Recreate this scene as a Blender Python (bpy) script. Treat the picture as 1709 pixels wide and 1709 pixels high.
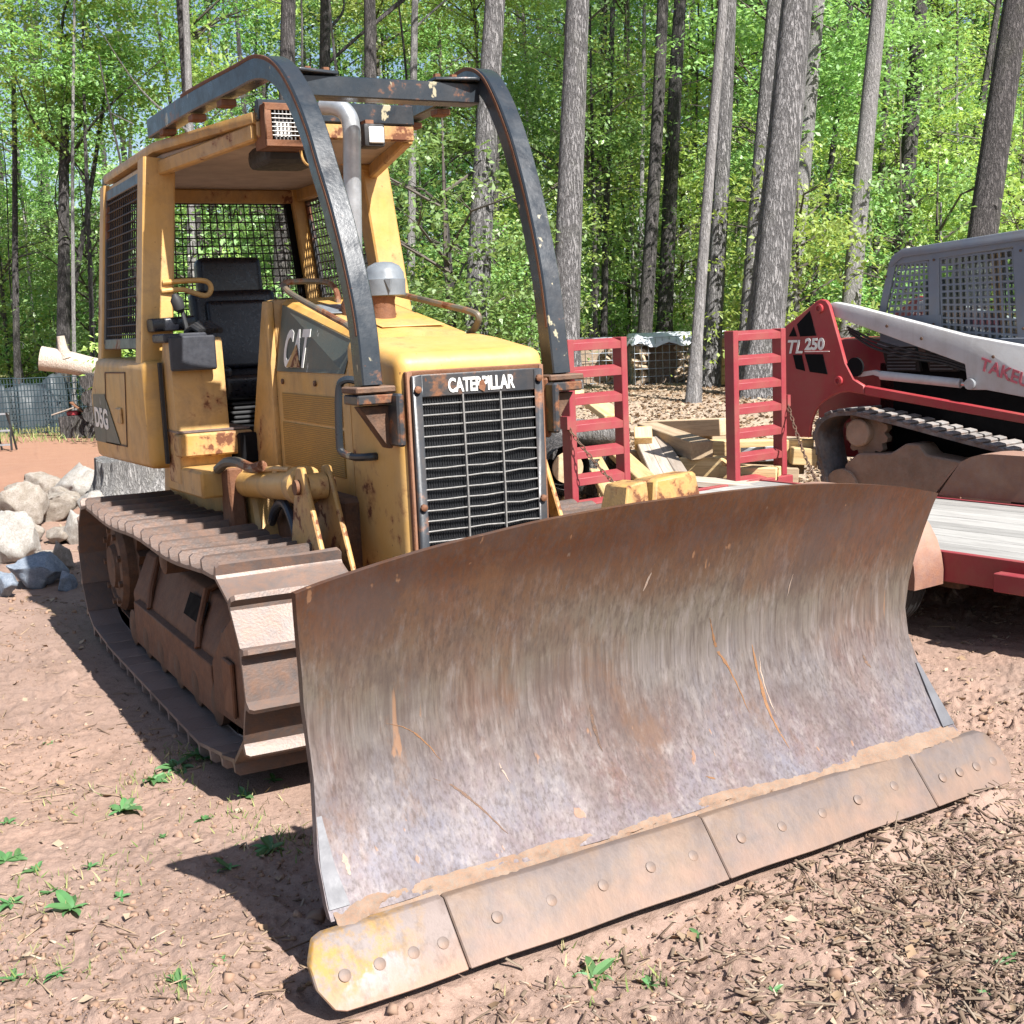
import bpy, bmesh, math, random
import numpy as np
from mathutils import Vector, Matrix
R_ = math.radians
for _o in list(bpy.data.objects): bpy.data.objects.remove(_o, do_unlink=True)
SC = bpy.context.scene; COL = SC.collection
rnd = random.Random(7); nrs = np.random.RandomState(11)

# ------------------------------------------------------------------ camera, sky, sun, exposure
CAM = np.array([-2.19, -4.38, 1.742]); YAW, PITCH, ROLL, FOC = 0.484, -0.148, -0.043, 1.234
_f = np.array([math.sin(YAW)*math.cos(PITCH), math.cos(YAW)*math.cos(PITCH), math.sin(PITCH)])
_r0 = np.array([math.cos(YAW), -math.sin(YAW), 0]); _u0 = np.cross(_r0, _f)
CR = math.cos(ROLL)*_r0 + math.sin(ROLL)*_u0; CU = -math.sin(ROLL)*_r0 + math.cos(ROLL)*_u0; CF = _f
cd = bpy.data.cameras.new('camera'); cam = bpy.data.objects.new('camera', cd); COL.objects.link(cam)
cd.sensor_width = 36; cd.lens = 36*FOC; cd.clip_start = .05; cd.clip_end = 2000
cam.matrix_world = Matrix(((CR[0], CU[0], -CF[0], CAM[0]), (CR[1], CU[1], -CF[1], CAM[1]), (CR[2], CU[2], -CF[2], CAM[2]), (0, 0, 0, 1)))
SC.camera = cam
SUND = Vector((.20, -1.0, 1.10)).normalized()
wd = bpy.data.worlds.new('World'); SC.world = wd; wd.use_nodes = True
_n = wd.node_tree; _bg = _n.nodes['Background']; _sky = _n.nodes.new('ShaderNodeTexSky')
_sky.sky_type = 'NISHITA'; _sky.sun_disc = False; _sky.sun_elevation = math.asin(SUND.z)
_sky.sun_rotation = math.atan2(SUND.x, SUND.y); _sky.air_density = 1.0; _sky.dust_density = 1.5; _sky.altitude = 200
_n.links.new(_sky.outputs[0], _bg.inputs[0]); _bg.inputs[1].default_value = .066
sd = bpy.data.lights.new('sun', 'SUN'); sun = bpy.data.objects.new('sun', sd); COL.objects.link(sun)
sd.energy = 5.0; sd.angle = R_(.53); sd.color = (1, .97, .93)
sun.rotation_euler = SUND.to_track_quat('Z', 'Y').to_euler(); sun.location = (5, -30, 40)
SC.view_settings.view_transform = 'Standard'; SC.view_settings.look = 'None'
SC.view_settings.exposure = 1.22; SC.view_settings.gamma = 1
SC.render.engine = 'CYCLES'
SC.cycles.max_bounces = 7; SC.cycles.diffuse_bounces = 3; SC.cycles.glossy_bounces = 3; SC.cycles.transmission_bounces = 4
SC.cycles.transparent_max_bounces = 6; SC.cycles.caustics_reflective = False; SC.cycles.caustics_refractive = False
SC.cycles.use_denoising = True

# ------------------------------------------------------------------ pixel -> place helpers (photo is 1709 px)
FP = FOC*1709
def at(u, v, D): return CAM + D*(CF + CR*(u-854.5)/FP - CU*(v-854.5)/FP)
def onz(u, v, z):
    d = CF + CR*(u-854.5)/FP - CU*(v-854.5)/FP
    return CAM + d*(z-CAM[2])/d[2]
def onx(u, v, x):
    d = CF + CR*(u-854.5)/FP - CU*(v-854.5)/FP
    return Vector(CAM + d*(x-CAM[0])/d[0])
def ony(u, v, y):
    d = CF + CR*(u-854.5)/FP - CU*(v-854.5)/FP
    return Vector(CAM + d*(y-CAM[1])/d[1])
_fh = np.array([math.sin(YAW), math.cos(YAW)]); _rh = np.array([math.cos(YAW), -math.sin(YAW)])
def sstep(a, b, x):
    t = np.clip((x-a)/(b-a), 0, 1); return t*t*(3-2*t)
def _hash(ix, iy, s):
    h = (ix.astype(np.int64)*374761393 + iy.astype(np.int64)*668265263 + s*1442695041) & 0x7fffffff
    h = ((h ^ (h >> 13))*1274126177) & 0x7fffffff
    return ((h ^ (h >> 16)) & 0xffff)/65535.0
def vnoise(x, y, s=0):
    ix, iy = np.floor(x), np.floor(y); fx, fy = x-ix, y-iy
    fx = fx*fx*(3-2*fx); fy = fy*fy*(3-2*fy)
    a, b, c, d = _hash(ix, iy, s), _hash(ix+1, iy, s), _hash(ix, iy+1, s), _hash(ix+1, iy+1, s)
    return (a*(1-fx)+b*fx)*(1-fy) + (c*(1-fx)+d*fx)*fy - .5
def fbm(x, y, s=0, o=4):
    r = 0; a = 1
    for k in range(o): r = r + a*vnoise(x*2**k+17*k, y*2**k-9*k, s+k); a *= .5
    return r
def worley(x, y, s=0):
    ix, iy = np.floor(x), np.floor(y); best = np.full(x.shape, 9.); amp = np.zeros(x.shape)
    for dx in (-1, 0, 1):
        for dy in (-1, 0, 1):
            cx, cy = ix+dx, iy+dy; d = np.hypot(cx+_hash(cx, cy, s)-x, cy+_hash(cx, cy, s+1)-y); m = d < best
            best = np.where(m, d, best); amp = np.where(m, _hash(cx, cy, s+2), amp)
    return best, amp
def gz(x, y):
    "large-scale ground height"
    x = np.asarray(x, float); y = np.asarray(y, float)
    D = (x-CAM[0])*_fh[0]+(y-CAM[1])*_fh[1]; L = (x-CAM[0])*_rh[0]+(y-CAM[1])*_rh[1]
    a = np.arctan2(L, np.maximum(D, .1))
    b = sstep(-.06, .06, a)
    far = np.maximum(D-20, 0)
    win = sstep(-.03, .03, a)*(1-sstep(.185, .235, a)); z = np.maximum(b*.62*sstep(11.5, 18, D), .42*win*sstep(9.5, 10.4, D)) + far*.012*b + (1-b)*np.maximum(D-30, 0)*.02
    return z + .10*fbm(x*.25, y*.25, 50, 2)*sstep(8, 16, D)
def gzs(x, y): return float(gz(np.array([x]), np.array([y]))[0])

# ------------------------------------------------------------------ mesh builder
class MB:
    def __init__(s): s.v = []; s.f = []
    def add(s, vs, fs):
        b = len(s.v); s.v += [tuple(map(float, p)) for p in vs]; s.f += [tuple(i+b for i in f) for f in fs]; return s
    def box(s, x0, x1, y0, y1, z0, z1):
        return s.add([(x0,y0,z0),(x1,y0,z0),(x1,y1,z0),(x0,y1,z0),(x0,y0,z1),(x1,y0,z1),(x1,y1,z1),(x0,y1,z1)],
                     [(0,3,2,1),(4,5,6,7),(0,1,5,4),(1,2,6,5),(2,3,7,6),(3,0,4,7)])
    def bar(s, a, b, w, h, up=(0,0,1)):
        "box from point a to point b, w across, h along up"
        a, b, up = Vector(a), Vector(b), Vector(up); d = (b-a).normalized(); sx = d.cross(up).normalized(); uz = sx.cross(d)
        P = []
        for q in (a, b):
            for i, j in ((-1,-1),(1,-1),(1,1),(-1,1)): P.append(q+sx*(i*w/2)+uz*(j*h/2))
        return s.add(P, [(0,3,2,1),(4,5,6,7),(0,1,5,4),(1,2,6,5),(2,3,7,6),(3,0,4,7)])
    def prism(s, poly, axis, a, b):
        n = len(poly); P = []
        for c in (a, b):
            for p, q in poly: P.append({'x': (c,p,q), 'y': (p,c,q), 'z': (p,q,c)}[axis])
        return s.add(P, [tuple(range(n))[::-1], tuple(range(n, 2*n))] + [(i,(i+1)%n,n+(i+1)%n,n+i) for i in range(n)])
    def tube(s, pts, r, n=10, cap=True):
        pts = [Vector(p) for p in pts]; rs = r if isinstance(r, (list, tuple)) else [r]*len(pts)
        P = []; up = None
        for i, p in enumerate(pts):
            d = (pts[min(i+1, len(pts)-1)]-pts[max(i-1, 0)]).normalized()
            if up is None:
                up = d.orthogonal().normalized()
            up = (up-d*up.dot(d)).normalized(); sx = d.cross(up)
            for k in range(n):
                t = 2*math.pi*k/n; P.append(p+(up*math.cos(t)+sx*math.sin(t))*rs[i])
        m = len(pts); F = [(i*n+k, i*n+(k+1)%n, (i+1)*n+(k+1)%n, (i+1)*n+k) for i in range(m-1) for k in range(n)]
        if cap: F += [tuple(range(n))[::-1], tuple(range((m-1)*n, m*n))]
        return s.add(P, F)
    def rtube(s, pts, w, h, side, ch=.22):
        "rectangular tube with chamfered corners; side = fixed width direction"
        pts = [Vector(p) for p in pts]; side = Vector(side); P = []
        prof = [(-1+ch,-1),(1-ch,-1),(1,-1+ch),(1,1-ch),(1-ch,1),(-1+ch,1),(-1,1-ch),(-1,-1+ch)]
        for i, p in enumerate(pts):
            d = (pts[min(i+1, len(pts)-1)]-pts[max(i-1, 0)]).normalized()
            sx = (side-d*side.dot(d)).normalized(); uz = sx.cross(d)
            for a, b in prof: P.append(p+sx*(a*w/2)+uz*(b*h/2))
        m = len(pts); n = 8; F = [(i*n+k, i*n+(k+1)%n, (i+1)*n+(k+1)%n, (i+1)*n+k) for i in range(m-1) for k in range(n)]
        F += [tuple(range(n))[::-1], tuple(range((m-1)*n, m*n))]
        return s.add(P, F)
    def lathe(s, prof, c, axis=(0,0,1), n=20):
        ax = Vector(axis).normalized(); a = ax.orthogonal().normalized(); b = ax.cross(a); c = Vector(c); P = []
        for r, h in prof:
            for k in range(n):
                t = 2*math.pi*k/n; P.append(c+ax*h+(a*math.cos(t)+b*math.sin(t))*r)
        m = len(prof); F = [(i*n+k, i*n+(k+1)%n, (i+1)*n+(k+1)%n, (i+1)*n+k) for i in range(m-1) for k in range(n)]
        F += [tuple(range(n))[::-1], tuple(range((m-1)*n, m*n))]
        return s.add(P, F)
    def grid(s, rows):
        "rows: list of equal-length point lists"
        n = len(rows[0]); P = [p for r in rows for p in r]
        return s.add(P, [(i*n+k, i*n+k+1, (i+1)*n+k+1, (i+1)*n+k) for i in range(len(rows)-1) for k in range(n-1)])
    def plate(s, rows, nrm, t):
        "grid with thickness t along nrm"
        n = len(rows[0]); m = len(rows); nv = Vector(nrm)*t; b = n*m
        P = [Vector(p) for r in rows for p in r]; P += [p+nv for p in P]
        F = [(i*n+k, i*n+k+1, (i+1)*n+k+1, (i+1)*n+k) for i in range(m-1) for k in range(n-1)]
        F += [tuple(b+j for j in f[::-1]) for f in F]
        bd = [k for k in range(n)] + [i*n+n-1 for i in range(1, m)] + [(m-1)*n+k for k in range(n-2, -1, -1)] + [i*n for i in range(m-2, 0, -1)]
        F += [(bd[i], b+bd[i], b+bd[(i+1)%len(bd)], bd[(i+1)%len(bd)]) for i in range(len(bd))]
        return s.add(P, F)
POS = {}
def finish(bm, bevel, seg, sharp):
    bmesh.ops.remove_doubles(bm, verts=bm.verts, dist=1e-5)
    bmesh.ops.recalc_face_normals(bm, faces=bm.faces)
    if bevel:
        es = [e for e in bm.edges if len(e.link_faces) == 2 and e.calc_face_angle(0) > .5]
        if es: bmesh.ops.bevel(bm, geom=es, offset=bevel, segments=seg, profile=.6, affect='EDGES', clamp_overlap=True)
    for f in bm.faces: f.smooth = True
    for e in bm.edges: e.smooth = not (len(e.link_faces) == 2 and e.calc_face_angle(0) > R_(sharp))
def mesh_of(name, mb, mat, bevel=0, seg=1, sharp=35, center=True):
    V = np.array(mb.v); c = (V.min(0)+V.max(0))/2 if center else np.zeros(3)
    bm = bmesh.new(); vs = [bm.verts.new(p) for p in V-c]
    for f in mb.f:
        try: bm.faces.new([vs[i] for i in f])
        except ValueError: pass
    finish(bm, bevel, seg, sharp)
    me = bpy.data.meshes.new(name); bm.to_mesh(me); bm.free()
    for m in (mat if isinstance(mat, (list, tuple)) else [mat]): me.materials.append(m)
    return me, c
def obj(name, mb, mat, parent=None, bevel=0, seg=1, sharp=35):
    "links ONE mesh object; builder coordinates are those of the parent thing's frame"
    me, c = mesh_of(name, mb, mat, bevel, seg, sharp)
    o = bpy.data.objects.new(name, me); COL.objects.link(o)
    if parent is not None: o.parent = parent; o.location = Vector(c)-POS[parent.name]
    else: o.location = Vector(c)
    POS[o.name] = Vector(c); return o
def inst(name, me, loc, parent=None, rot=None, scale=None):
    o = bpy.data.objects.new(name, me); COL.objects.link(o)
    if parent is not None: o.parent = parent; o.location = Vector(loc)-POS[parent.name]
    else: o.location = Vector(loc)
    if rot is not None: o.rotation_euler = rot
    if scale is not None: o.scale = scale
    POS[o.name] = Vector(loc); return o
def tag(o, label=None, cat=None, group=None, kind=None):
    if label: o['label'] = label
    if cat: o['category'] = cat
    if group: o['group'] = group
    if kind: o['kind'] = kind
    return o
def thing(name, label, cat, loc=(0,0,0), rotz=0, group=None, frame=(0,0,0)):
    o = bpy.data.objects.new(name, None); COL.objects.link(o); o.location = loc; o.rotation_euler = (0,0,rotz)
    o.empty_display_size = .2; POS[o.name] = Vector(frame); return tag(o, label, cat, group)
def fastmesh(name, V, F, mat, smooth=False):
    me = bpy.data.meshes.new(name); V = np.asarray(V, np.float32); F = np.asarray(F, np.int32)
    k = F.shape[1]; me.vertices.add(len(V)); me.vertices.foreach_set('co', V.ravel())
    me.loops.add(F.size); me.loops.foreach_set('vertex_index', F.ravel())
    me.polygons.add(len(F)); me.polygons.foreach_set('loop_start', np.arange(0, F.size, k, dtype=np.int32))
    me.polygons.foreach_set('loop_total', np.full(len(F), k, np.int32))
    if smooth: me.polygons.foreach_set('use_smooth', np.ones(len(F), bool))
    me.update(calc_edges=True); me.materials.append(mat); return me
def text_mb(body, size, org, ex, ey, bold=0., shear=0., sx=1., depth=.003, spacing=1.):
    cu = bpy.data.curves.new('t', 'FONT'); cu.body = body; cu.size = size; cu.offset = bold; cu.shear = shear
    cu.extrude = depth/2; cu.space_character = spacing; cu.resolution_u = 4
    o = bpy.data.objects.new('t', cu); COL.objects.link(o); dg = bpy.context.evaluated_depsgraph_get(); dg.update()
    me = o.evaluated_get(dg).to_mesh(); ex, ey, org = Vector(ex).normalized(), Vector(ey).normalized(), Vector(org); ez = ex.cross(ey)
    mb = MB(); mb.add([org+ex*(v.co.x*sx)+ey*v.co.y+ez*(v.co.z+depth/2) for v in me.vertices], [tuple(p.vertices) for p in me.polygons])
    o.evaluated_get(dg).to_mesh_clear(); bpy.data.objects.remove(o); bpy.data.curves.remove(cu); return mb

# ------------------------------------------------------------------ material toolkit
class NT:
    def __init__(s, name):
        s.m = bpy.data.materials.new(name); s.m.use_nodes = True; s.t = s.m.node_tree
        s.b = s.t.nodes['Principled BSDF']; s.out = s.t.nodes['Material Output']; s.tc = s.n('ShaderNodeTexCoord')
    def n(s, k, **kw):
        q = s.t.nodes.new(k)
        for a, b in kw.items(): setattr(q, a, b)
        return q
    def put(s, sock, v):
        if v is None: return
        if hasattr(v, 'is_output'): s.t.links.new(v, sock)
        elif isinstance(v, (tuple, list)) and len(v) == 3 and sock.type == 'RGBA': sock.default_value = (*v, 1)
        else: sock.default_value = v
    def vec(s, scale=(1,1,1), src='Object', rot=(0,0,0)):
        q = s.n('ShaderNodeMapping'); s.put(q.inputs[0], s.tc.outputs[src]); q.inputs['Scale'].default_value = scale
        q.inputs['Rotation'].default_value = rot; return q.outputs[0]
    def world(s, scale=(1,1,1)):
        g = s.n('ShaderNodeNewGeometry'); q = s.n('ShaderNodeMapping'); s.put(q.inputs[0], g.outputs['Position']); q.inputs['Scale'].default_value = scale; return q.outputs[0]
    def noise(s, scale, detail=4, rough=.55, vec=None, dist=0, col=False):
        q = s.n('ShaderNodeTexNoise'); s.put(q.inputs['Vector'], vec if vec is not None else s.tc.outputs['Object'])
        q.inputs['Scale'].default_value = scale; q.inputs['Detail'].default_value = detail; q.inputs['Roughness'].default_value = rough
        q.inputs['Distortion'].default_value = dist; return q.outputs[1 if col else 0]
    def vor(s, scale, vec=None, feature='F1', out=0):
        q = s.n('ShaderNodeTexVoronoi', feature=feature); s.put(q.inputs['Vector'], vec if vec is not None else s.tc.outputs['Object'])
        q.inputs['Scale'].default_value = scale; return q.outputs[out]
    def ramp(s, f, st):
        q = s.n('ShaderNodeValToRGB'); s.put(q.inputs[0], f); e = q.color_ramp.elements
        while len(e) < len(st): e.new(.5)
        for i, (p, c) in enumerate(st):
            e[i].position = p; e[i].color = (*c, 1) if isinstance(c, (tuple, list)) else (c, c, c, 1)
        return q.outputs[0]
    def mix(s, f, a, b, mode='MIX'):
        q = s.n('ShaderNodeMix', data_type='RGBA', blend_type=mode); s.put(q.inputs[0], f); s.put(q.inputs[6], a); s.put(q.inputs[7], b); return q.outputs[2]
    def math(s, op, a, b=None, clamp=False):
        q = s.n('ShaderNodeMath', operation=op, use_clamp=clamp); s.put(q.inputs[0], a); s.put(q.inputs[1], b); return q.outputs[0]
    def sep(s, v):
        q = s.n('ShaderNodeSeparateXYZ'); s.put(q.inputs[0], v); return q.outputs
    def bump(s, h, strength=.3, dist=.01, nrm=None):
        q = s.n('ShaderNodeBump'); q.inputs['Strength'].default_value = strength; q.inputs['Distance'].default_value = dist
        s.put(q.inputs['Height'], h); s.put(q.inputs['Normal'], nrm); return q.outputs[0]
    def fin(s, col, rough=.6, metal=0., nrm=None, spec=None, **kw):
        s.put(s.b.inputs['Base Color'], col); s.put(s.b.inputs['Roughness'], rough); s.put(s.b.inputs['Metallic'], metal)
        if nrm is not None: s.put(s.b.inputs['Normal'], nrm)
        if spec is not None: s.b.inputs['Specular IOR Level'].default_value = spec
        return s.m
def lerp3(a, b, t): return tuple(x+(y-x)*t for x, y in zip(a, b))
RUST = (.13, .045, .018); RUST2 = (.26, .10, .035); DUST = (.42, .30, .22)
def paint(name, col, rust=.35, dirt=.35, rough=.42, chips=None, scale=1., fade=.25, wrustcol=RUST):
    t = NT(name); n1 = t.noise(2.1*scale, 6, .65); n2 = t.noise(9*scale, 5, .7); n3 = t.noise(60*scale, 3, .6)
    fl = t.mix(t.ramp(n1, [(.3, 0.), (.75, 1.)]), col, lerp3(col, (.75, .68, .5) if fade >= 0 else (0, 0, 0), abs(fade)))
    fl = t.mix(t.math('MULTIPLY', t.ramp(t.noise(5*scale, 7, .72, dist=.4), [(.45, 0.), (.72, 1.)]), dirt), fl, (.20, .13, .07))
    # grime runs downwards
    st = t.noise(14*scale, 4, .6, vec=t.vec((1, 1, .09)))
    fl = t.mix(t.math('MULTIPLY', t.ramp(st, [(.52, 0.), (.75, 1.)]), dirt*.55), fl, (.16, .09, .045))
    # rust blooms: soft orange halo + dark core + chips
    core = t.math('ADD', t.math('MULTIPLY', n1, .55), t.math('MULTIPLY', n2, .45)); th = .72-.17*rust
    fl = t.mix(t.math('MULTIPLY', t.ramp(core, [(th-.05, 0.), (th+.01, 1.)]), .75), fl, RUST2)
    cmask = t.ramp(core, [(th, 0.), (th+.025, 1.)]); fl = t.mix(cmask, fl, wrustcol)
    if chips:
        cm = t.ramp(t.noise(6.5*scale, 5, .62, vec=t.vec((1, 1, .6))), [(.66, 0.), (.675, 1.)]); fl = t.mix(cm, fl, chips)
    sp = t.ramp(t.noise(38*scale, 2, .5), [(.73, 0.), (.76, 1.)]); fl = t.mix(t.math('MULTIPLY', sp, .8*min(1, rust*1.6)), fl, wrustcol)
    rg = t.mix(cmask, (rough,)*3, (.85,)*3); rg = t.mix(t.ramp(n2, [(.35, 0.), (.8, .6)]), rg, (.75,)*3)
    nb = t.bump(t.math('ADD', n3, t.math('MULTIPLY', cmask, -1.2)), .18, .004)
    return t.fin(fl, rg, 0, nb)
def rusty(name, a=RUST, b=(.22, .12, .07), dust=.35, rough=.75, metal=.25, scale=1., dcol=DUST, bump=.35):
    t = NT(name); n1 = t.noise(3*scale, 6, .65); n2 = t.noise(22*scale, 5, .7); n4 = t.noise(90*scale, 3, .6)
    c = t.mix(t.ramp(n1, [(.3, 0.), (.7, 1.)]), a, b); c = t.mix(t.ramp(n2, [(.35, 0.), (.75, .75)]), c, lerp3(a, (.35, .15, .06), .5))
    g = t.n('ShaderNodeNewGeometry'); nz = t.sep(g.outputs['Normal'])[2]
    d = t.math('MULTIPLY', t.ramp(t.math('ADD', t.math('MULTIPLY', nz, .35), t.noise(7*scale, 6, .7)), [(.42, 0.), (.75, 1.)]), dust)
    c = t.mix(d, c, dcol); oi = t.n('ShaderNodeObjectInfo'); hv = t.n('ShaderNodeHueSaturation'); t.put(hv.inputs['Color'], c); t.put(hv.inputs['Value'], t.math('ADD', t.math('MULTIPLY', oi.outputs['Random'], .36), .82)); c = hv.outputs[0]
    return t.fin(c, rough, metal, t.bump(t.math('ADD', n2, n4), bump, .006))
def plain(name, col, rough=.5, metal=0., var=.25, scale=8, bump=.1, spec=None):
    t = NT(name); n = t.noise(scale, 5, .65); c = t.mix(t.ramp(n, [(.3, 0.), (.75, 1.)]), lerp3(col, (0, 0, 0), var), tuple(min(.9, q*(1+var*.6)) for q in col))
    return t.fin(c, t.ramp(t.noise(scale*2.3, 4), [(.3, max(0., rough-.12)), (.7, min(1., rough+.12))]), metal, t.bump(t.noise(scale*9, 3), bump, .004), spec)
# ------------------------------------------------------------------ materials
YEL = (.50, .262, .045)
M_yel = paint('yellow_paint', YEL, rust=.42, dirt=.52)
M_yel2 = paint('yellow_paint_worn', (.46, .245, .052), rust=.60, dirt=.70, scale=1.4)
M_yelr = paint('yellow_paint_rusted', (.42, .225, .05), rust=1.0, dirt=.85, scale=2.2)
M_nose = paint('yellow_paint_nose', (.52, .28, .055), rust=.66, dirt=.25, scale=.9)
M_blk = paint('black_paint_chipped', (.020, .027, .035), rust=.50, dirt=.06, rough=.22, chips=(.34, .30, .2), fade=-.2)
M_blk2 = paint('black_paint_plate', (.03, .034, .04), rust=.75, dirt=.2, rough=.35, fade=-.2)
M_decal = paint('decal_grey_green', (.055, .075, .065), rust=.15, dirt=.3, rough=.5, chips=(.4, .4, .36), fade=.1)
M_rust = rusty('rust_brown', (.10, .036, .016), (.17, .075, .04), dust=.12); M_rustd = rusty('rust_dark', (.045, .024, .016), (.095, .06, .042), dust=.4, dcol=(.22, .15, .11))
M_rustf = rusty('rust_frame', (.075, .030, .017), (.11, .052, .030), dust=.35, dcol=(.17, .115, .085))
M_steel = rusty('shoe_steel', (.072, .060, .056), (.128, .108, .103), dust=.30, rough=.5, metal=.25, dcol=(.20, .15, .125), bump=.2)
M_steeld = rusty('shoe_steel_polished', (.13, .12, .13), (.27, .24, .24), dust=.45, rough=.42, metal=.5, dcol=(.42, .32, .27))
M_white = plain('lettering_white', (.78, .77, .72), .5, var=.2, scale=30)
M_dark = plain('dark_void', (.008, .008, .009), .9, spec=.1)
M_rubber = plain('rubber_black', (.02, .02, .021), .65, scale=20)
M_hose = plain('hose_blue_black', (.03, .04, .06), .4, scale=40)
M_vinyl = plain('seat_vinyl', (.008, .009, .014), .34, scale=30, bump=.12)
M_plast = plain('plastic_charcoal', (.03, .032, .04), .5, scale=20)
M_chrome = plain('cylinder_rod', (.6, .6, .58), .2, 1., scale=20)
M_galv = plain('galvanised', (.42, .44, .46), .42, .6, scale=14)
M_wire = plain('bar_steel', (.30, .29, .275), .5, .5, scale=40)
M_wiredk = plain('wire_dark', (.035, .03, .028), .6, .3, scale=40)
M_liner = plain('roof_liner', (.42, .34, .28), .8, scale=5)
M_lens = plain('lamp_lens', (.75, .75, .72), .15, 0, scale=40)
M_gray = plain('grey_plastic', (.16, .18, .20), .45, scale=12)
M_core = plain('radiator_fins', (.010, .011, .013), .5, .2, scale=60)
def blade_mat():
    t = NT('blade_steel'); o = t.sep(t.tc.outputs['Object']); z = o[2]
    streak = t.noise(26, 6, .72, vec=t.vec((1, 1, .10), rot=(0, .12, 0))); big = t.noise(1.3, 5, .6); mid = t.noise(4.5, 6, .7)
    fine = t.noise(90, 4, .6, vec=t.vec((1, 1, .05), rot=(0, .2, 0)))
    h = t.math('ADD', t.math('ADD', z, t.math('MULTIPLY', big, .42)), t.math('MULTIPLY', mid, .20))     # 0 at mid-height
    h = t.math('ADD', h, t.math('MULTIPLY', streak, .16))
    c = t.ramp(t.math('ADD', t.math('MULTIPLY', h, .72), .22), [(.0, (.128, .108, .11)), (.18, (.132, .124, .148)), (.38, (.12, .106, .108)), (.53, (.118, .099, .078)), (.64, (.098, .056, .034)), (.77, (.078, .031, .0145)), (.90, (.095, .039, .0145)), (1., (.21, .11, .028))])
    rb = t.math('MULTIPLY', t.ramp(t.noise(1.7, 6, .65, vec=t.vec((1, 1, .55))), [(.46, 0.), (.66, 1.)]), .7)
    c = t.mix(rb, c, (.115, .05, .03))
    low = t.ramp(t.math('ADD', t.math('MULTIPLY', h, .72), .22), [(.45, 1.), (.72, .12)])
    c = t.mix(t.math('MULTIPLY', t.math('MULTIPLY', t.ramp(streak, [(.35, 0.), (.75, 1.)]), .42), low), c, (.22, .185, .16))
    c = t.mix(t.math('MULTIPLY', t.ramp(fine, [(.46, 0.), (.66, 1.)]), .55), c, (.052, .038, .033))
    sc2 = t.noise(34, 5, .7, vec=t.vec((1, 1, .045), rot=(0, .10, 0))); c = t.mix(t.math('MULTIPLY', t.ramp(sc2, [(.52, 0.), (.68, 1.)]), t.math('MULTIPLY', low, .55)), c, (.24, .21, .20)); c = t.mix(t.math('MULTIPLY', t.ramp(sc2, [(.28, 1.), (.42, 0.)]), .45), c, (.055, .036, .028))
    c = t.mix(t.math('MULTIPLY', t.ramp(t.noise(55, 3, .6, vec=t.vec((1, 1, .07), rot=(0, -.15, 0))), [(.56, 0.), (.7, 1.)]), t.math('MULTIPLY', low, .22)), c, (.25, .22, .205))
    bl = t.math('MULTIPLY', t.ramp(t.noise(2.6, 7, .72, vec=t.vec((1, 1, .7))), [(.50, 0.), (.64, 1.)]), .55); c = t.mix(bl, c, (.075, .055, .05))
    c = t.mix(t.math('MULTIPLY', t.ramp(t.noise(3.4, 7, .75, vec=t.vec((1.2, 1, .5))), [(.56, 0.), (.66, 1.)]), .35), c, (.15, .078, .04))
    # long gouges and pale scrapes
    gm = t.ramp(t.noise(20, 3, .5, vec=t.vec((1, 1, .035), rot=(0, -.28, 0))), [(.70, 0.), (.73, 1.)])
    c = t.mix(t.math('MULTIPLY', gm, .6), c, (.28, .15, .08))
    sp = t.math('MULTIPLY', t.ramp(t.noise(20, 3, .5, vec=t.vec((1, 1, .4), rot=(0, .3, 0))), [(.73, 0.), (.77, 1.)]), .3); c = t.mix(sp, c, (.24, .20, .165))
    rg = t.ramp(t.math('ADD', t.math('MULTIPLY', h, .72), .22), [(.1, .52), (.45, .56), (.75, .72), (1., .78)])
    me = t.ramp(t.math('ADD', t.math('MULTIPLY', h, .72), .22), [(.2, .16), (.55, .12), (.8, .03)])
    nb = t.bump(t.math('ADD', t.math('ADD', streak, fine), t.math('MULTIPLY', gm, -2.)), .14, .004)
    nb = t.bump(t.noise(1.6, 2, .5), .35, .03, nb)
    return t.fin(c, rg, me, nb, spec=.22)
M_blade = blade_mat()
def edge_mat():
    t = NT('cutting_edge_steel'); n = t.noise(5, 6, .7); st = t.noise(30, 5, .7, vec=t.vec((1, 1, .2)))
    c = t.ramp(n, [(.25, (.085, .07, .066)), (.42, (.135, .105, .094)), (.58, (.165, .115, .085)), (.75, (.19, .125, .09))])
    c = t.mix(t.math('MULTIPLY', t.ramp(st, [(.45, 0.), (.8, 1.)]), .5), c, (.09, .06, .045))
    z = t.sep(t.tc.outputs['Object'])[2]; m = t.ramp(t.math('ADD', t.math('MULTIPLY', z, -3), t.noise(9, 4)), [(.45, 0.), (.85, .8)]); c = t.mix(m, c, (.22, .135, .098))
    return t.fin(c, .6, .25, t.bump(t.math('ADD', n, st), .3, .005))
M_edge = edge_mat()
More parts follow.
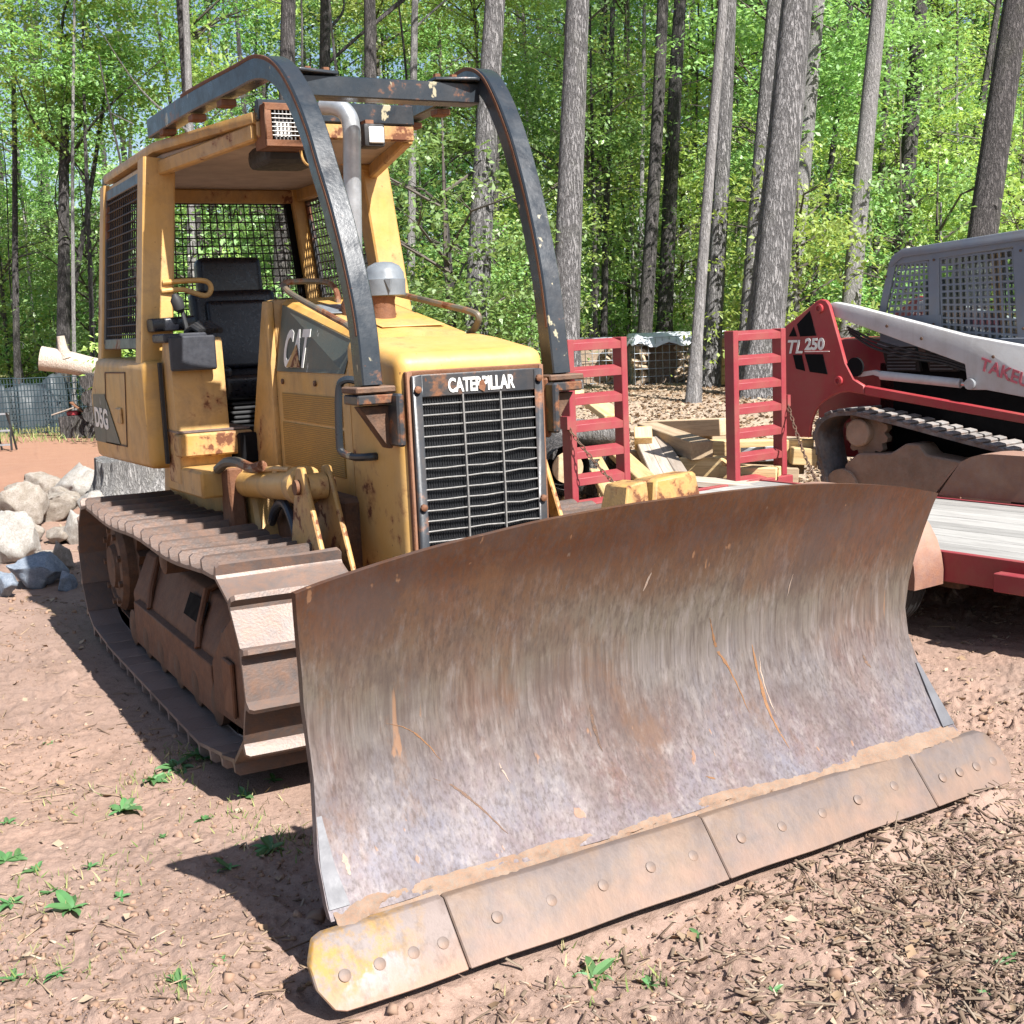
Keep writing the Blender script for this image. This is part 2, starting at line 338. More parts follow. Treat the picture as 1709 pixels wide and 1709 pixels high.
def bit_mat():
    t = NT('end_bit_worn'); o = t.sep(t.tc.outputs['Object']); n = t.noise(7, 6, .7); n2 = t.noise(30, 5, .7, vec=t.vec((1, 1, .35)))
    c = t.mix(t.ramp(n, [(.40, 0.), (.52, 1.)]), (.17, .14, .13), (.27, .15, .03)); c = t.mix(t.ramp(t.noise(4, 5, .65), [(.52, 0.), (.57, 1.)]), c, (.24, .25, .26))
    c = t.mix(t.ramp(t.math('ADD', t.math('MULTIPLY', o[0], 2.2), t.noise(6, 5, .7)), [(.40, 0.), (.8, 1.)]), c, (.18, .14, .125)); c = t.mix(t.ramp(t.math('ADD', t.math('MULTIPLY', o[2], -6.), n), [(.55, 0.), (.95, 1.)]), c, (.25, .15, .105))
    c = t.mix(t.math('MULTIPLY', t.ramp(n2, [(.48, 0.), (.7, 1.)]), .5), c, (.08, .055, .04)); return t.fin(c, .62, .15, t.bump(t.math('ADD', n, n2), .3, .005))
M_bit = bit_mat()
M_mud = rusty('dried_mud', (.095, .066, .05), (.19, .155, .122), dust=.12, rough=.95, metal=0, scale=4)

# ------------------------------------------------------------------ ground
def ground_mat():
    t = NT('red_dirt'); w = t.world()
    n1 = t.noise(.55, 6, .6, vec=w); n2 = t.noise(3.2, 7, .68, vec=w); n3 = t.noise(24, 6, .72, vec=w); n4 = t.noise(120, 4, .7, vec=w)
    c = t.ramp(n1, [(.30, (.22, .150, .118)), (.48, (.30, .207, .165)), (.60, (.325, .215, .165)), (.75, (.27, .20, .163))])
    c = t.mix(t.math('MULTIPLY', t.ramp(n2, [(.42, 0.), (.70, 1.)]), .6), c, (.20, .132, .098))
    c = t.mix(t.math('MULTIPLY', t.ramp(n3, [(.50, 0.), (.68, 1.)]), .55), c, (.14, .088, .062))
    c = t.mix(t.math('MULTIPLY', t.ramp(n4, [(.52, 0.), (.72, 1.)]), .42), c, (.42, .31, .24))
    # leaf mulch and chips on the bank, grassy strip and forest floor
    s = t.sep(w); dep = t.math('ADD', t.math('MULTIPLY', t.math('SUBTRACT', s[0], float(CAM[0])), float(_fh[0])), t.math('MULTIPLY', t.math('SUBTRACT', s[1], float(CAM[1])), float(_fh[1])))
    lat = t.math('ADD', t.math('MULTIPLY', t.math('SUBTRACT', s[0], float(CAM[0])), float(_rh[0])), t.math('MULTIPLY', t.math('SUBTRACT', s[1], float(CAM[1])), float(_rh[1])))
    mul = t.ramp(t.noise(45, 6, .75, vec=w), [(.3, (.10, .065, .04)), (.5, (.34, .26, .19)), (.7, (.56, .46, .36))])
    lm = t.math('MULTIPLY', t.ramp(t.math('ADD', t.math('MULTIPLY', dep, .1), t.math('MULTIPLY', n2, .2)), [(1., 0.), (1.25, 1.)]) if False else t.ramp(t.math('MULTIPLY', t.math('ADD', dep, t.math('MULTIPLY', n2, 2.)), .05), [(.50, 0.), (.58, 1.)]), t.ramp(t.math('ADD', t.math('MULTIPLY', lat, .1), .5), [(.42, 0.), (.52, 1.)]))
    c = t.mix(lm, c, mul)
    red = t.mix(n2, (.27, .135, .085), (.34, .20, .14))
    rm = t.math('MULTIPLY', t.ramp(t.math('MULTIPLY', dep, .04), [(.48, 0.), (.56, 1.)]), t.ramp(t.math('ADD', t.math('MULTIPLY', lat, .1), .5), [(.45, 1.), (.55, 0.)])); c = t.mix(rm, c, red)
    gr = t.ramp(t.noise(30, 5, .7, vec=w), [(.35, (.05, .065, .02)), (.55, (.20, .19, .08)), (.7, (.30, .24, .14))])
    c = t.mix(t.ramp(t.math('MULTIPLY', t.math('ADD', dep, t.math('MULTIPLY', n2, 3.)), .02), [(.515, 0.), (.56, 1.)]), c, gr)
    nb = t.bump(t.math('ADD', t.math('MULTIPLY', n3, 1.5), t.math('MULTIPLY', n4, .5)), .55, .02)
    return t.fin(c, .95, 0, nb, spec=.2)
M_ground = ground_mat()
def fine_relief(x, y):
    d = np.hypot(x-CAM[0], y-CAM[1]); k = 1/(1+(d/14.)**2)
    m = sstep(-.15, .25, fbm(x*.9, y*.9, 3, 3)); m2 = sstep(-.05, .35, fbm(x*.8+9, y*.8, 8, 3))
    r = .05*fbm(x*.7, y*.7, 1, 3) + .030*fbm(x*3, y*3, 2, 3)*(.3+m)
    c = np.abs(fbm(x*9, y*9, 20, 3)); wx, wy = x+.03*fbm(x*14, y*14, 61, 2), y+.03*fbm(x*14+5, y*14, 62, 2)
    f1, a1 = worley(wx*26, wy*26, 70); f2, a2 = worley(wx*11, wy*11, 80); f3, a3 = worley(wx*52, wy*52, 90)
    cl = .022*np.maximum(.62-f1, 0)*sstep(.25, .95, a1) + .075*np.maximum(.50-f2, 0)*sstep(.72, 1., a2) + .014*np.maximum(.6-f3, 0)*a3
    rut = .018*np.abs(np.sin((x*.96+y*.28)*19))*sstep(.05, .3, fbm(x*.6+3, y*.6, 15, 2))
    r = r + (.018*c + cl)*(.28+1.35*m2)*k + .012*fbm(x*40, y*40, 40, 2)*k - rut*k
    return r
# machines have settled into flat spots
def flat(x, y):
    f = np.ones_like(x)
    for (x0, x1, y0, y1) in ((-1.05, -.5, .2, 3.4), (.5, 1.05, .2, 3.4)):
        dx = np.maximum(np.maximum(x0-x, x-x1), 0); dy = np.maximum(np.maximum(y0-y, y-y1), 0)
        f = f*sstep(.0, .30, np.hypot(dx, dy))
    ye = -1.391+.066*(x-.074); inb = (np.abs(x-.07) < 1.42); return np.where(inb, f*sstep(.0, .07, np.maximum(ye-.03-y, y-ye-.10)), f)
def berm(x, y):
    "earth pushed up along the cutting edge"
    ye = -1.391+.066*(x-.074); m = sstep(-1.42, -1.2, x)*(1-sstep(1.3, 1.55, x))
    return m*np.exp(-((y-ye+.085)/.055)**2)*np.maximum(0, .012+.11*fbm(x*5, y*7, 44, 4)+.02*sstep(.2, .9, x))
def GZ(x, y):
    x = np.asarray(x, float); y = np.asarray(y, float); return gz(x, y) + fine_relief(x, y)*flat(x, y) + berm(x, y) - .012
def GZs(x, y): return float(GZ(np.array([x]), np.array([y]))[0])
ang = np.concatenate([np.linspace(-math.pi, -.46, 70)[:-1], np.linspace(-.46, .46, 680), np.linspace(.46, math.pi, 70)[1:]])
rad = [.25]
while rad[-1] < 9: rad.append(rad[-1]*(1.05 if rad[-1] < 2.4 else 1.0032 if rad[-1] < 6 else 1.0055))
while rad[-1] < 900: rad.append(rad[-1]*1.03)
rad = np.array(rad); A, RR = np.meshgrid(ang, rad)
gx = CAM[0]+RR*(np.cos(A)*_fh[0]+np.sin(A)*_rh[0]); gy = CAM[1]+RR*(np.cos(A)*_fh[1]+np.sin(A)*_rh[1])
V = np.stack([gx.ravel(), gy.ravel(), GZ(gx.ravel(), gy.ravel())], 1); na = len(ang); nr = len(rad)
I, J = np.meshgrid(np.arange(nr-1), np.arange(na-1), indexing='ij'); q = (I*na+J).ravel()
F = np.stack([q, q+1, q+na+1, q+na], 1)[:, ::-1]
V = np.vstack([V, [[CAM[0], CAM[1], GZs(CAM[0], CAM[1])]]])
gm = fastmesh('ground', V, F, M_ground, True); ground = bpy.data.objects.new('ground', gm); COL.objects.link(ground); tag(ground, kind='structure')
# ------------------------------------------------------------------ bulldozer (machine faces -Y)
DZ = thing('bulldozer', 'yellow tracked bulldozer with rusty front blade and wire-screened cab', 'bulldozer', (0, 1.8, 0), frame=(0, 1.8, 0))
def D(name, mb, mat, parent=None, **k): return obj(name, mb, mat, parent or DZ, **k)
def smooth_path(pts, n=8):
    pts = [Vector(p) for p in pts]; out = []
    q = [pts[0]*2-pts[1]]+pts+[pts[-1]*2-pts[-2]]
    for i in range(1, len(q)-2):
        p0, p1, p2, p3 = q[i-1:i+3]
        for k in range(n):
            t = k/n; out.append(.5*((2*p1)+(p2-p0)*t+(2*p0-5*p1+4*p2-p3)*t*t+(3*p1-p0-3*p2+p3)*t**3))
    out.append(pts[-1]); return out
def smooth_path2(pts, n):
    out = []
    for (a, b), (c, d) in zip(pts[:-1], pts[1:]):
        for k in range(n): out.append((a+(c-a)*k/n, b+(d-b)*k/n))
    return out+[pts[-1]]
# ---- blade
BA = .066; BX = Vector((math.cos(BA), math.sin(BA), 0)); BF = Vector((math.sin(BA), -math.cos(BA), 0)); BC = Vector((.074, -1.391, .025)); BU = Vector((0, 0, 1))
def bp(u, r, z): return BC + BX*u - BF*r + BU*z
PRZ = [0, .1, .2, .3, .4, .5, .6, .7, .8, .9, 1.0, 1.05, 1.18]; PRR = [0, .085, .17, .24, .295, .33, .348, .342, .32, .29, .255, .232, .165]
PRU = [1.26, 1.255, 1.25, 1.238, 1.215, 1.2, 1.2, 1.208, 1.215, 1.228, 1.242, 1.25, 1.27]
prr = lambda z: float(np.interp(z, PRZ, PRR)); pru = lambda z: float(np.interp(z, PRZ, PRU))
def bl_rows(off, nz=26, nu=60):
    rows = []
    for i in range(nz+1):
        row = []
        for k in range(nu+1):
            s = -1+2*k/nu; zt = 1.165-.125*abs(s)**2.4; z = .165+(zt-.165)*i/nz; e = .004*math.sin(9*s+3*z)+.003*math.sin(23*s-7*z)
            row.append(bp(s*pru(z), prr(z)+off+e, z))
        rows.append(row)
    return rows
mb = MB(); a = bl_rows(0); b = bl_rows(.028); n = 61; m = 27
P = [p for r in a for p in r]+[p for r in b for p in r]; o = n*m
Fs = [(i*n+k, i*n+k+1, (i+1)*n+k+1, (i+1)*n+k) for i in range(m-1) for k in range(n-1)]; Fs += [tuple(o+j for j in f[::-1]) for f in Fs]
bd = list(range(n)) + [i*n+n-1 for i in range(1, m)] + [(m-1)*n+k for k in range(n-2, -1, -1)] + [i*n for i in range(m-2, 0, -1)]
Fs += [(bd[i], o+bd[i], o+bd[(i+1)%len(bd)], bd[(i+1)%len(bd)]) for i in range(len(bd))]
mb.add(P, Fs); BL = D('blade', mb, M_blade, sharp=50); tag(BL, 'curved steel moldboard, rusty brown at the top and polished grey below')
def strip(name, u0, u1, mat, round_end=0):
    mb = MB(); nu = 14; rows = []
    prof = [(-.012, -.002), (.035, .185), (.163, .185), (.163, .178)]
    front = []; back = []
    for k in range(nu+1):
        u = u0+(u1-u0)*k/nu; w = 0
        zlo = 0.; zhi = .158
        if round_end:
            q = (u-u0)/(u1-u0) if round_end < 0 else (u1-u)/(u1-u0)       # 0 at outer end
            if q < .16: c = .055*(1-math.sqrt(max(0, 1-(1-q/.16)**2))); zlo += c; zhi -= c
        front.append([bp(u, prr(z)-.032+.003*math.sin(13*u), z) for z in np.linspace(zlo, zhi, 5)])
        back.append([bp(u, prr(z)-.004, z) for z in np.linspace(zlo, zhi, 5)])
    n = 5; m = nu+1; P = [p for r in front for p in r]+[p for r in back for p in r]; o = n*m
    Fs = [(i*n+k, i*n+k+1, (i+1)*n+k+1, (i+1)*n+k) for i in range(m-1) for k in range(n-1)]; Fs += [tuple(o+j for j in f[::-1]) for f in Fs]
    bd = list(range(n)) + [i*n+n-1 for i in range(1, m)] + [(m-1)*n+k for k in range(n-2, -1, -1)] + [i*n for i in range(m-2, 0, -1)]
    Fs += [(bd[i], o+bd[i], o+bd[(i+1)%len(bd)], bd[(i+1)%len(bd)]) for i in range(len(bd))]
    mb.add(P, Fs); return D(name, mb, mat, BL, sharp=40, bevel=.004)
strip('cutting_edge', -.929, -.0085, M_edge); strip('cutting_edge', -.006, .9385, M_edge)
tag(strip('end_bit', -1.352, -.932, M_bit, -1), 'rounded end bit with yellow paint worn to bare metal'); strip('end_bit', .942, 1.375, M_edge, 1)
slope = Vector(bp(0, .085, .1)-bp(0, 0, 0)).normalized(); bnorm = slope.cross(BX).normalized()
if bnorm.dot(BF) < 0: bnorm = -bnorm
for u in [-1.27, -1.17, -1.07, -.98, -.80, -.62, -.44, -.26, -.10, .10, .27, .45, .62, .80, 1.03, 1.12, 1.21, 1.30]:
    z = .085+rnd.uniform(-.006, .006); zz = .07 if abs(u) > .95 else z
    mb = MB(); mb.lathe([(.001, .003), (.012, .003), (.017, .0015), (.018, -.01)], bp(u, prr(zz)-.034, zz), bnorm, 16); D('bolt_head', mb, M_edge, BL)
# weld / packed dirt seam above the edges
mb = MB(); rows = []
for i, (dz, rr) in enumerate(((.150, -.030), (.158, -.034), (.168, -.026), (.174, -.020), (.180, -.012), (.186, -.002), (.192, .006))):
    rows.append([bp(u, prr(dz)+rr*min(1.0, max(-.1, .50+1.5*fbm(np.array([u*4.]), np.array([i*.15]), 5, 4)[0]+.5*vnoise(np.array([u*60.]), np.array([i*1.3]), 15)[0]))-.001+.004*vnoise(np.array([u*110.]), np.array([i*2.1]), 17)[0], dz+.012*fbm(np.array([u*4.]), np.array([1.]), 9, 3)[0]+.004*vnoise(np.array([u*70.]), np.array([i*1.]), 19)[0]) for u in np.linspace(-1.24, 1.24, 420)])
mb.grid(rows); D('dirt_seam', mb, M_mud, BL, sharp=60)
M_wear = plain('wear_plate_steel', (.12, .12, .13), .55, .1, scale=9)
for s in (-1, 1):    # side wear plates on the lower corners
    mb = MB(); q = [bp(s*(pru(z)-.002), prr(z)-.006, z) for z in (.19, .28, .40)]; q2 = [bp(s*(pru(z)-.055*(1-(z-.19)/.25)-.008), prr(z)-.006, z) for z in (.19, .28, .40)]
    mb.plate([q, q2], -BF, .008); D('wear_plate', mb, M_wear, BL)
for u in (-.75, -.35, .35, .75):                       # rear ribs
    mb = MB(); zz = (.12, .35, .6, .85, 1.0); mb.plate([[bp(u-.012, prr(z)+.036, z) for z in zz], [bp(u-.012, max(prr(z)+.10, .44-.25*max(0, z-.8)), z) for z in zz]], BX, .024); D('rear_rib', mb, M_yelr, BL)
mb = MB(); mb.add([bp(-1.15, .37, .34), bp(1.15, .37, .34), bp(1.15, .47, .36), bp(-1.15, .47, .36), bp(-1.15, .378, .56), bp(1.15, .378, .56), bp(1.15, .47, .54), bp(-1.15, .47, .54)], [(0,3,2,1),(4,5,6,7),(0,1,5,4),(1,2,6,5),(2,3,7,6),(3,0,4,7)]); D('rear_box_beam', mb, M_yelr, BL)
# yellow lift bracket standing up behind the middle of the blade
mb = MB(); mb.add([bp(.0, .33, .95), bp(.26, .33, .95), bp(.28, .50, .95), bp(-.02, .50, .95), bp(.035, .345, 1.205), bp(.205, .345, 1.215), bp(.21, .47, 1.205), bp(.03, .47, 1.195)], [(0,3,2,1),(4,5,6,7),(0,1,5,4),(1,2,6,5),(2,3,7,6),(3,0,4,7)])
D('lift_bracket', mb, M_yelr, BL, bevel=.01)
mb = MB(); mb.add([bp(-.12, .33, .98), bp(.01, .325, .98), bp(.01, .49, .98), bp(-.12, .49, .98), bp(-.075, .345, 1.195), bp(.0, .34, 1.205), bp(.0, .47, 1.198), bp(-.075, .47, 1.19)], [(0,3,2,1),(4,5,6,7),(0,1,5,4),(1,2,6,5),(2,3,7,6),(3,0,4,7)])
D('bracket_plate', mb, M_yelr, BL, bevel=.006)
# scrape marks gouged through the rust
M_scr = [rusty('scrape_orange', (.15, .078, .036), (.20, .11, .055), dust=.0, scale=5), rusty('scrape_pale', (.28, .23, .19), (.34, .29, .25), dust=.1, scale=5), rusty('scrape_dark', (.07, .05, .04), (.10, .072, .058), dust=.05, scale=5)]
def blade_pt(u, z, off):
    sN = u/pru(z); return bp(u, prr(z)+.004*math.sin(9*sN+3*z)+.003*math.sin(23*sN-7*z)-off, z)
def scrape(pts, w, k):
    q = [(p.x, p.z) for p in smooth_path([(u, 0, z) for u, z in pts], 9)]; n = len(q); A1, A2 = [], []
    for i, (u, z) in enumerate(q): ww = w*math.sin(math.pi*(i+.5)/n)**.8*(.35+.65*(.5+vnoise(np.array([i*.7]), np.array([w*900]), 4)[0]))*.42; jx = .004*vnoise(np.array([i*.9]), np.array([w*700]), 6)[0]; A1.append(blade_pt(u-ww+jx, z, .0012)); A2.append(blade_pt(u+ww+jx, z, .0012))
    mb = MB(); mb.grid([A1, A2]); D('scrape_mark', mb, M_scr[k], BL, sharp=80)
for pts, w, k in (([(.24, .72), (.265, .64), (.28, .60), (.33, .51), (.36, .38)], .020, 0), ([(.43, .60), (.44, .48), (.445, .36), (.47, .25)], .022, 0), ([(.455, .55), (.455, .46), (.468, .36)], .010, 1), ([(-.96, .6), (-.90, .575), (-.85, .53), (-.8, .46)], .010, 0), ([(-.84, .42), (-.78, .385), (-.72, .32), (-.66, .24)], .016, 2), ([(-.04, .92), (-.06, .86)], .016, 1), ([(-.26, .52), (-.262, .46), (-.255, .38)], .018, 2), ([(.95, .47), (.96, .44), (.975, .42)], .020, 2), ([(.10, .24), (.115, .232), (.13, .225)], .024, 0), ([(-1.165, .30), (-1.16, .25)], .030, 1), ([(-.62, .42), (-.60, .36)], .008, 1), ([(.60, .82), (.59, .74)], .010, 1)): scrape(pts, w, k)
# ---- push frame
mb = MB()
for s in (-1, 1): mb.bar((s*.46, 1.6, .42), (s*.42, -.35, .30), .12, .2); mb.bar((s*.42, -.35, .30), (0.03, -.88, .32), .12, .2)
D('push_frame', mb, M_yelr, bevel=.01)
mb = MB(); mb.box(-.16, .16, -1.0, -.55, .2, .62); D('ball_joint_block', mb, M_yelr, bevel=.02)
for s in (-1, 1):                                     # angle cylinders
    mb = MB(); mb.tube([(s*.40, .05, .50), (s*.55, -.55, .47)], .055, 14); c = D('angle_cylinder', mb, M_yel2); mb = MB(); mb.tube([(s*.55, -.55, .47), (s*.66, -.93, .45)], .025, 10); D('piston_rod', mb, M_chrome, c)

# ---- tracks
PITCH_T = .186; SPK = (3.10, .445); IDL = (.345, .485); RT = .356; SW = .25
def track_path():
    "closed path of shoe-plate centreline as (y, z), dense"
    pts = []
    for k in range(40):                                # front idler, from bottom round the front to the top
        t = -math.pi/2 - math.pi*k/39; pts.append((IDL[0]+RT*math.cos(t), IDL[1]+RT*math.sin(t)))
    n = 60
    for k in range(1, n):                              # top run with slight sag
        s = k/n; y = IDL[0]+(SPK[0]-IDL[0])*s; pts.append((y, (IDL[1]+RT)*(1-s)+(SPK[1]+RT-.0)*s - .022*math.sin(math.pi*s*2)**2 - .012*math.sin(math.pi*s)))
    for k in range(40):
        t = math.pi/2 - math.pi*k/39; pts.append((SPK[0]+RT*math.cos(t), SPK[1]+RT*math.sin(t)))
    for k in range(1, n):
        s = k/n; y = SPK[0]+(IDL[0]-SPK[0])*s; z0 = SPK[1]-RT; z = np.interp(s, [0, .16, .85, 1], [z0, .062, .062, IDL[1]-RT]); pts.append((y, z))
    return np.array(pts)
tp = track_path(); tc = np.vstack([tp, tp[:1]]); seg = np.hypot(*np.diff(tc, axis=0).T); cum = np.concatenate([[0], np.cumsum(seg)]); LT = cum[-1]; NS = int(round(LT/PITCH_T)); PT = LT/NS
def tpos(s): s = s % LT; return np.interp(s, cum, tc[:, 0]), np.interp(s, cum, tc[:, 1])
def shoe_mesh(mat, seed):
    r = random.Random(seed); mb = MB(); h = PT*.5; w = SW
    # section along travel (t) and outward (n): plate, grouser at the leading edge, lip at the trailing edge
    sec = [(-h-.012, -.004), (-h-.012, .008), (h-.040, .010), (h-.028, .018), (h-.022, .058), (h-.003, .060), (h+.002, .016), (h-.002, -.006), (-h+.02, -.006)]
    n = len(sec); xs = [-w, -w+.014, -w/3, w/3, w-.014, w]; P = []
    for i, x in enumerate(xs):
        for (t, q) in sec:
            if i in (0, 5): q2 = q if q < .03 else q-.012; P.append((x, t, q2))
            else: P.append((x, t+r.uniform(-.0015, .0015), q+(r.uniform(-.004, .002) if q > .04 else 0)))
    F = [(i*n+k, i*n+(k+1)%n, (i+1)*n+(k+1)%n, (i+1)*n+k) for i in range(len(xs)-1) for k in range(n)]
    F += [tuple(range(n))[::-1], tuple(range((len(xs)-1)*n, len(xs)*n))]
    mb.add(P, F); mb.box(-.085, -.045, -h*.95, h*.95, -.075, -.006); mb.box(.045, .085, -h*.95, h*.95, -.075, -.006)
    return mesh_of('track_shoe', mb, mat, sharp=30, center=False)[0]
SHM = [shoe_mesh(M_steel, 1), shoe_mesh(M_steel, 2), shoe_mesh(M_steeld, 3)]
for side in (-1, 1):
    cx = side*.765; ox = side
    mb = MB()                                          # roller frame with sloped outer cover
    sec = [(cx+ox*.085, .17), (cx+ox*.095, .36), (cx+ox*.08, .385), (cx+ox*.0, .575), (cx-ox*.12, .60), (cx-ox*.16, .55), (cx-ox*.16, .17)]
    mb.prism(sec, 'y', .86, 2.72); TF = D('track_frame', mb, M_rustf, bevel=.012)
    tag(TF, 'rusty roller frame of the track on the picture left' if side < 0 else 'rusty roller frame of the far track')
    mb = MB(); mb.prism([(cx+ox*.128, .11), (cx+ox*.128, .335), (cx+ox*.092, .345), (cx+ox*.112, .11)], 'y', .95, 2.55); D('frame_side_plate', mb, M_rustf, TF, bevel=.004)
    mb = MB()                                          # front idler guard
    mb.prism([(.055, .56), (.055, .42), (.12, .29), (.25, .18), (.90, .14), (.90, .37), (.66, .56), (.44, .68), (.20, .72), (.10, .66)], 'x', cx+ox*.085, cx+ox*.135); D('idler_guard', mb, M_rustf, TF, bevel=.012)
    mb = MB(); mb.box(cx-.08, cx+.08, .60, .95, .26, .50); D('recoil_housing', mb, M_rustd, TF, bevel=.02)
    mb = MB(); mb.box(cx+ox*.1355, cx+ox*.155, .52, .66, .21, .44); D('guide_plate', mb, M_rust, TF, bevel=.006)
    for (y, l) in ((1.25, .30), (2.25, .36)):           # straps on the sloped cover
        mb = MB(); mb.tube([(cx+ox*.105, y, .345), (cx+ox*.08, y+.05, .43), (cx+ox*.02, y+.10, .585), (cx-ox*.07, y+.12, .605)], .018, 8); D('cover_strap', mb, M_rust, TF)
    mb = MB(); mb.add([(cx+ox*.063, 1.28, .43), (cx+ox*.063, 1.62, .43), (cx+ox*.022, 1.62, .53), (cx+ox*.022, 1.28, .53)], [(0,1,2,3)]); mb.add([(cx+ox*.139+.0, 1.28, .433)]*0, []); 
    mb.v = [(x+ox*.012, y, z+.006) for x, y, z in mb.v]; D('inspection_hole', mb, M_dark, TF)
    mb = MB(); mb.lathe([(.02, -.10), (.27, -.10), (.275, -.05), (.25, -.04), (.25, .04), (.275, .05), (.27, .08), (.02, .08)], (cx, IDL[0], IDL[1]), (1, 0, 0), 36); mb.lathe([(.10, -.14), (.10, .14)], (cx, IDL[0], IDL[1]), (1, 0, 0), 20); D('idler_wheel', mb, M_rustd, TF)
    mb = MB(); n = 46; pr = []
    for k in range(n): t = 2*math.pi*k/n; r = .355 if k % 2 else .30; pr.append((SPK[0]+r*math.cos(t), SPK[1]+r*math.sin(t)))
    mb.prism(pr, 'x', cx-.035, cx+.035); SPR = D('sprocket', mb, M_rustd, TF)
    mb = MB(); mb.lathe([(.24, -.10), (.265, .02), (.26, .085), (.235, .115), (.19, .12), (.185, .105), (.13, .105), (.12, .135), (.02, .138)], (cx, SPK[0], SPK[1]), (ox, 0, 0), 32); D('final_drive_hub', mb, M_rustd, SPR)
    for k in range(9): t = 2*math.pi*k/9; mb = MB(); mb.lathe([(.02, 0), (.02, .02), (.001, .02)], (cx+ox*.115, SPK[0]+.212*math.cos(t), SPK[1]+.212*math.sin(t)), (ox, 0, 0), 6); D('hub_bolt', mb, M_rustd, SPR)
    for k in range(6): mb = MB(); mb.lathe([(.06, -.13), (.10, -.12), (.10, -.05), (.075, -.04), (.075, .04), (.10, .05), (.10, .10), (.06, .12)], (cx, .92+k*.345, .172), (1, 0, 0), 16); D('track_roller', mb, M_rustd, TF)
    mb = MB(); mb.lathe([(.05, -.13), (.075, -.12), (.075, .12), (.05, .13)], (cx, 1.75, .685), (1, 0, 0), 16); D('carrier_roller', mb, M_rustd, TF)
    for k in range(NS):
        s = (k+.3)*PT; y0, z0 = tpos(s-PT*.5); y1, z1 = tpos(s+PT*.5); y, z = tpos(s)
        ty, tz = y1-y0, z1-z0; L = math.hypot(ty, tz); ty /= L; tz /= L       # travel direction: bottom->front->top
        # outward normal
        ny, nz = tz, -ty
        if (y-1.75)*ny+(z-.45)*nz < 0: ny, nz = -ny, -nz
        ang_x = math.atan2(tz, ty)
        bottom = z < .12
        o = inst('track_shoe', SHM[2] if bottom else SHM[k % 2], (cx, y, z), TF)
        ex = Vector((1, 0, 0)); tv = Vector((0, ty, tz)); nv = Vector((0, ny, nz)); ex = tv.cross(nv)
        o.rotation_euler = Matrix((ex, tv, nv)).transposed().to_euler()
    mb = MB()                                          # link chain
    for dx in (-.065, .065):
        ring = [(cx+dx, IDL[0]+(y-IDL[0])*1., z) for y, z in tp[::3]]
        c = np.array([1.75, .45]); inner = []
        for i in range(len(tp[::3])):
            q = tp[::3]; a = q[i-1]; b = q[(i+1) % len(q)]; d = (b-a)/np.hypot(*(b-a)); nn = np.array([d[1], -d[0]]);
            if (q[i]-c)@nn < 0: nn = -nn
            inner.append((q[i]-nn*.085, q[i]-nn*.012))
        P = []
        for (p, q2) in inner:
            for sx in (-.02, .02): P += [(cx+dx+sx, p[0], p[1]), (cx+dx+sx, q2[0], q2[1])]
        N = len(inner); F = []
        for i in range(N):
            j = (i+1) % N
            for a, b in ((0, 1), (1, 3), (3, 2), (2, 0)): F.append((i*4+a, i*4+b, j*4+b, j*4+a))
        mb.add(P, F)
    D('chain_links', mb, M_rustd, TF)
# ---- engine hood
def perf_mat():
    t = NT('perforated_panel'); o3 = t.sep(t.tc.outputs['Object']); dots = t.ramp(t.math('ADD', t.math('MULTIPLY', t.math('SINE', t.math('MULTIPLY', o3[2], 700.)), .5), .5), [(.25, 0.), (.6, 1.)])
    n = t.noise(5, 6, .7); c = t.mix(t.ramp(n, [(.35, 0.), (.75, 1.)]), (.46, .26, .05), (.30, .17, .05)); c = t.mix(dots, (.26, .15, .04), c)
    return t.fin(c, .7, 0, t.bump(dots, .6, .004))
M_perf = perf_mat()
mb = MB(); mb.prism([(.05, .70), (.62, .70), (.62, 1.712), (.40, 1.690), (.05, 1.640)], 'x', -.318, .318)
HOOD = D('radiator_guard', mb, M_nose, bevel=.062, seg=4, sharp=50); tag(HOOD, 'rounded yellow nose with rust along the grille opening')
ztop = lambda y: 1.715+(y-.60)*.19
mb = MB(); rows = []
for y in (.605, .90, 1.25, 1.58):
    z = ztop(y); rows.append([(-.310, y, .74), (-.310, y, 1.545), (-.306, y, 1.56), (-.258, y, z-.02), (-.235, y, z), (0, y, z+.008), (.235, y, z), (.258, y, z-.02), (.306, y, 1.56), (.310, y, 1.545), (.310, y, .74)])
n = 11; mb.grid(rows); mb.f += [tuple(range(n))[::-1], tuple(range(3*n, 4*n)), ]
HD = D('hood', mb, M_yel, sharp=28)
for (x0, x1, y0, y1) in ((-.10, .20, .72, 1.02), (-.20, .05, 1.10, 1.32)):      # access plates on top
    mb = MB(); mb.add([(x0, y0, ztop(y0)+.009), (x1, y0, ztop(y0)+.009), (x1, y1, ztop(y1)+.009), (x0, y1, ztop(y1)+.009)], [(0, 1, 2, 3)]); pl = MB(); pl.plate([mb.v[:2], mb.v[3:1:-1]], (0, 0, 1), .007); D('access_plate', pl, M_yel if x1 > .1 else M_gray, HD, bevel=.003)
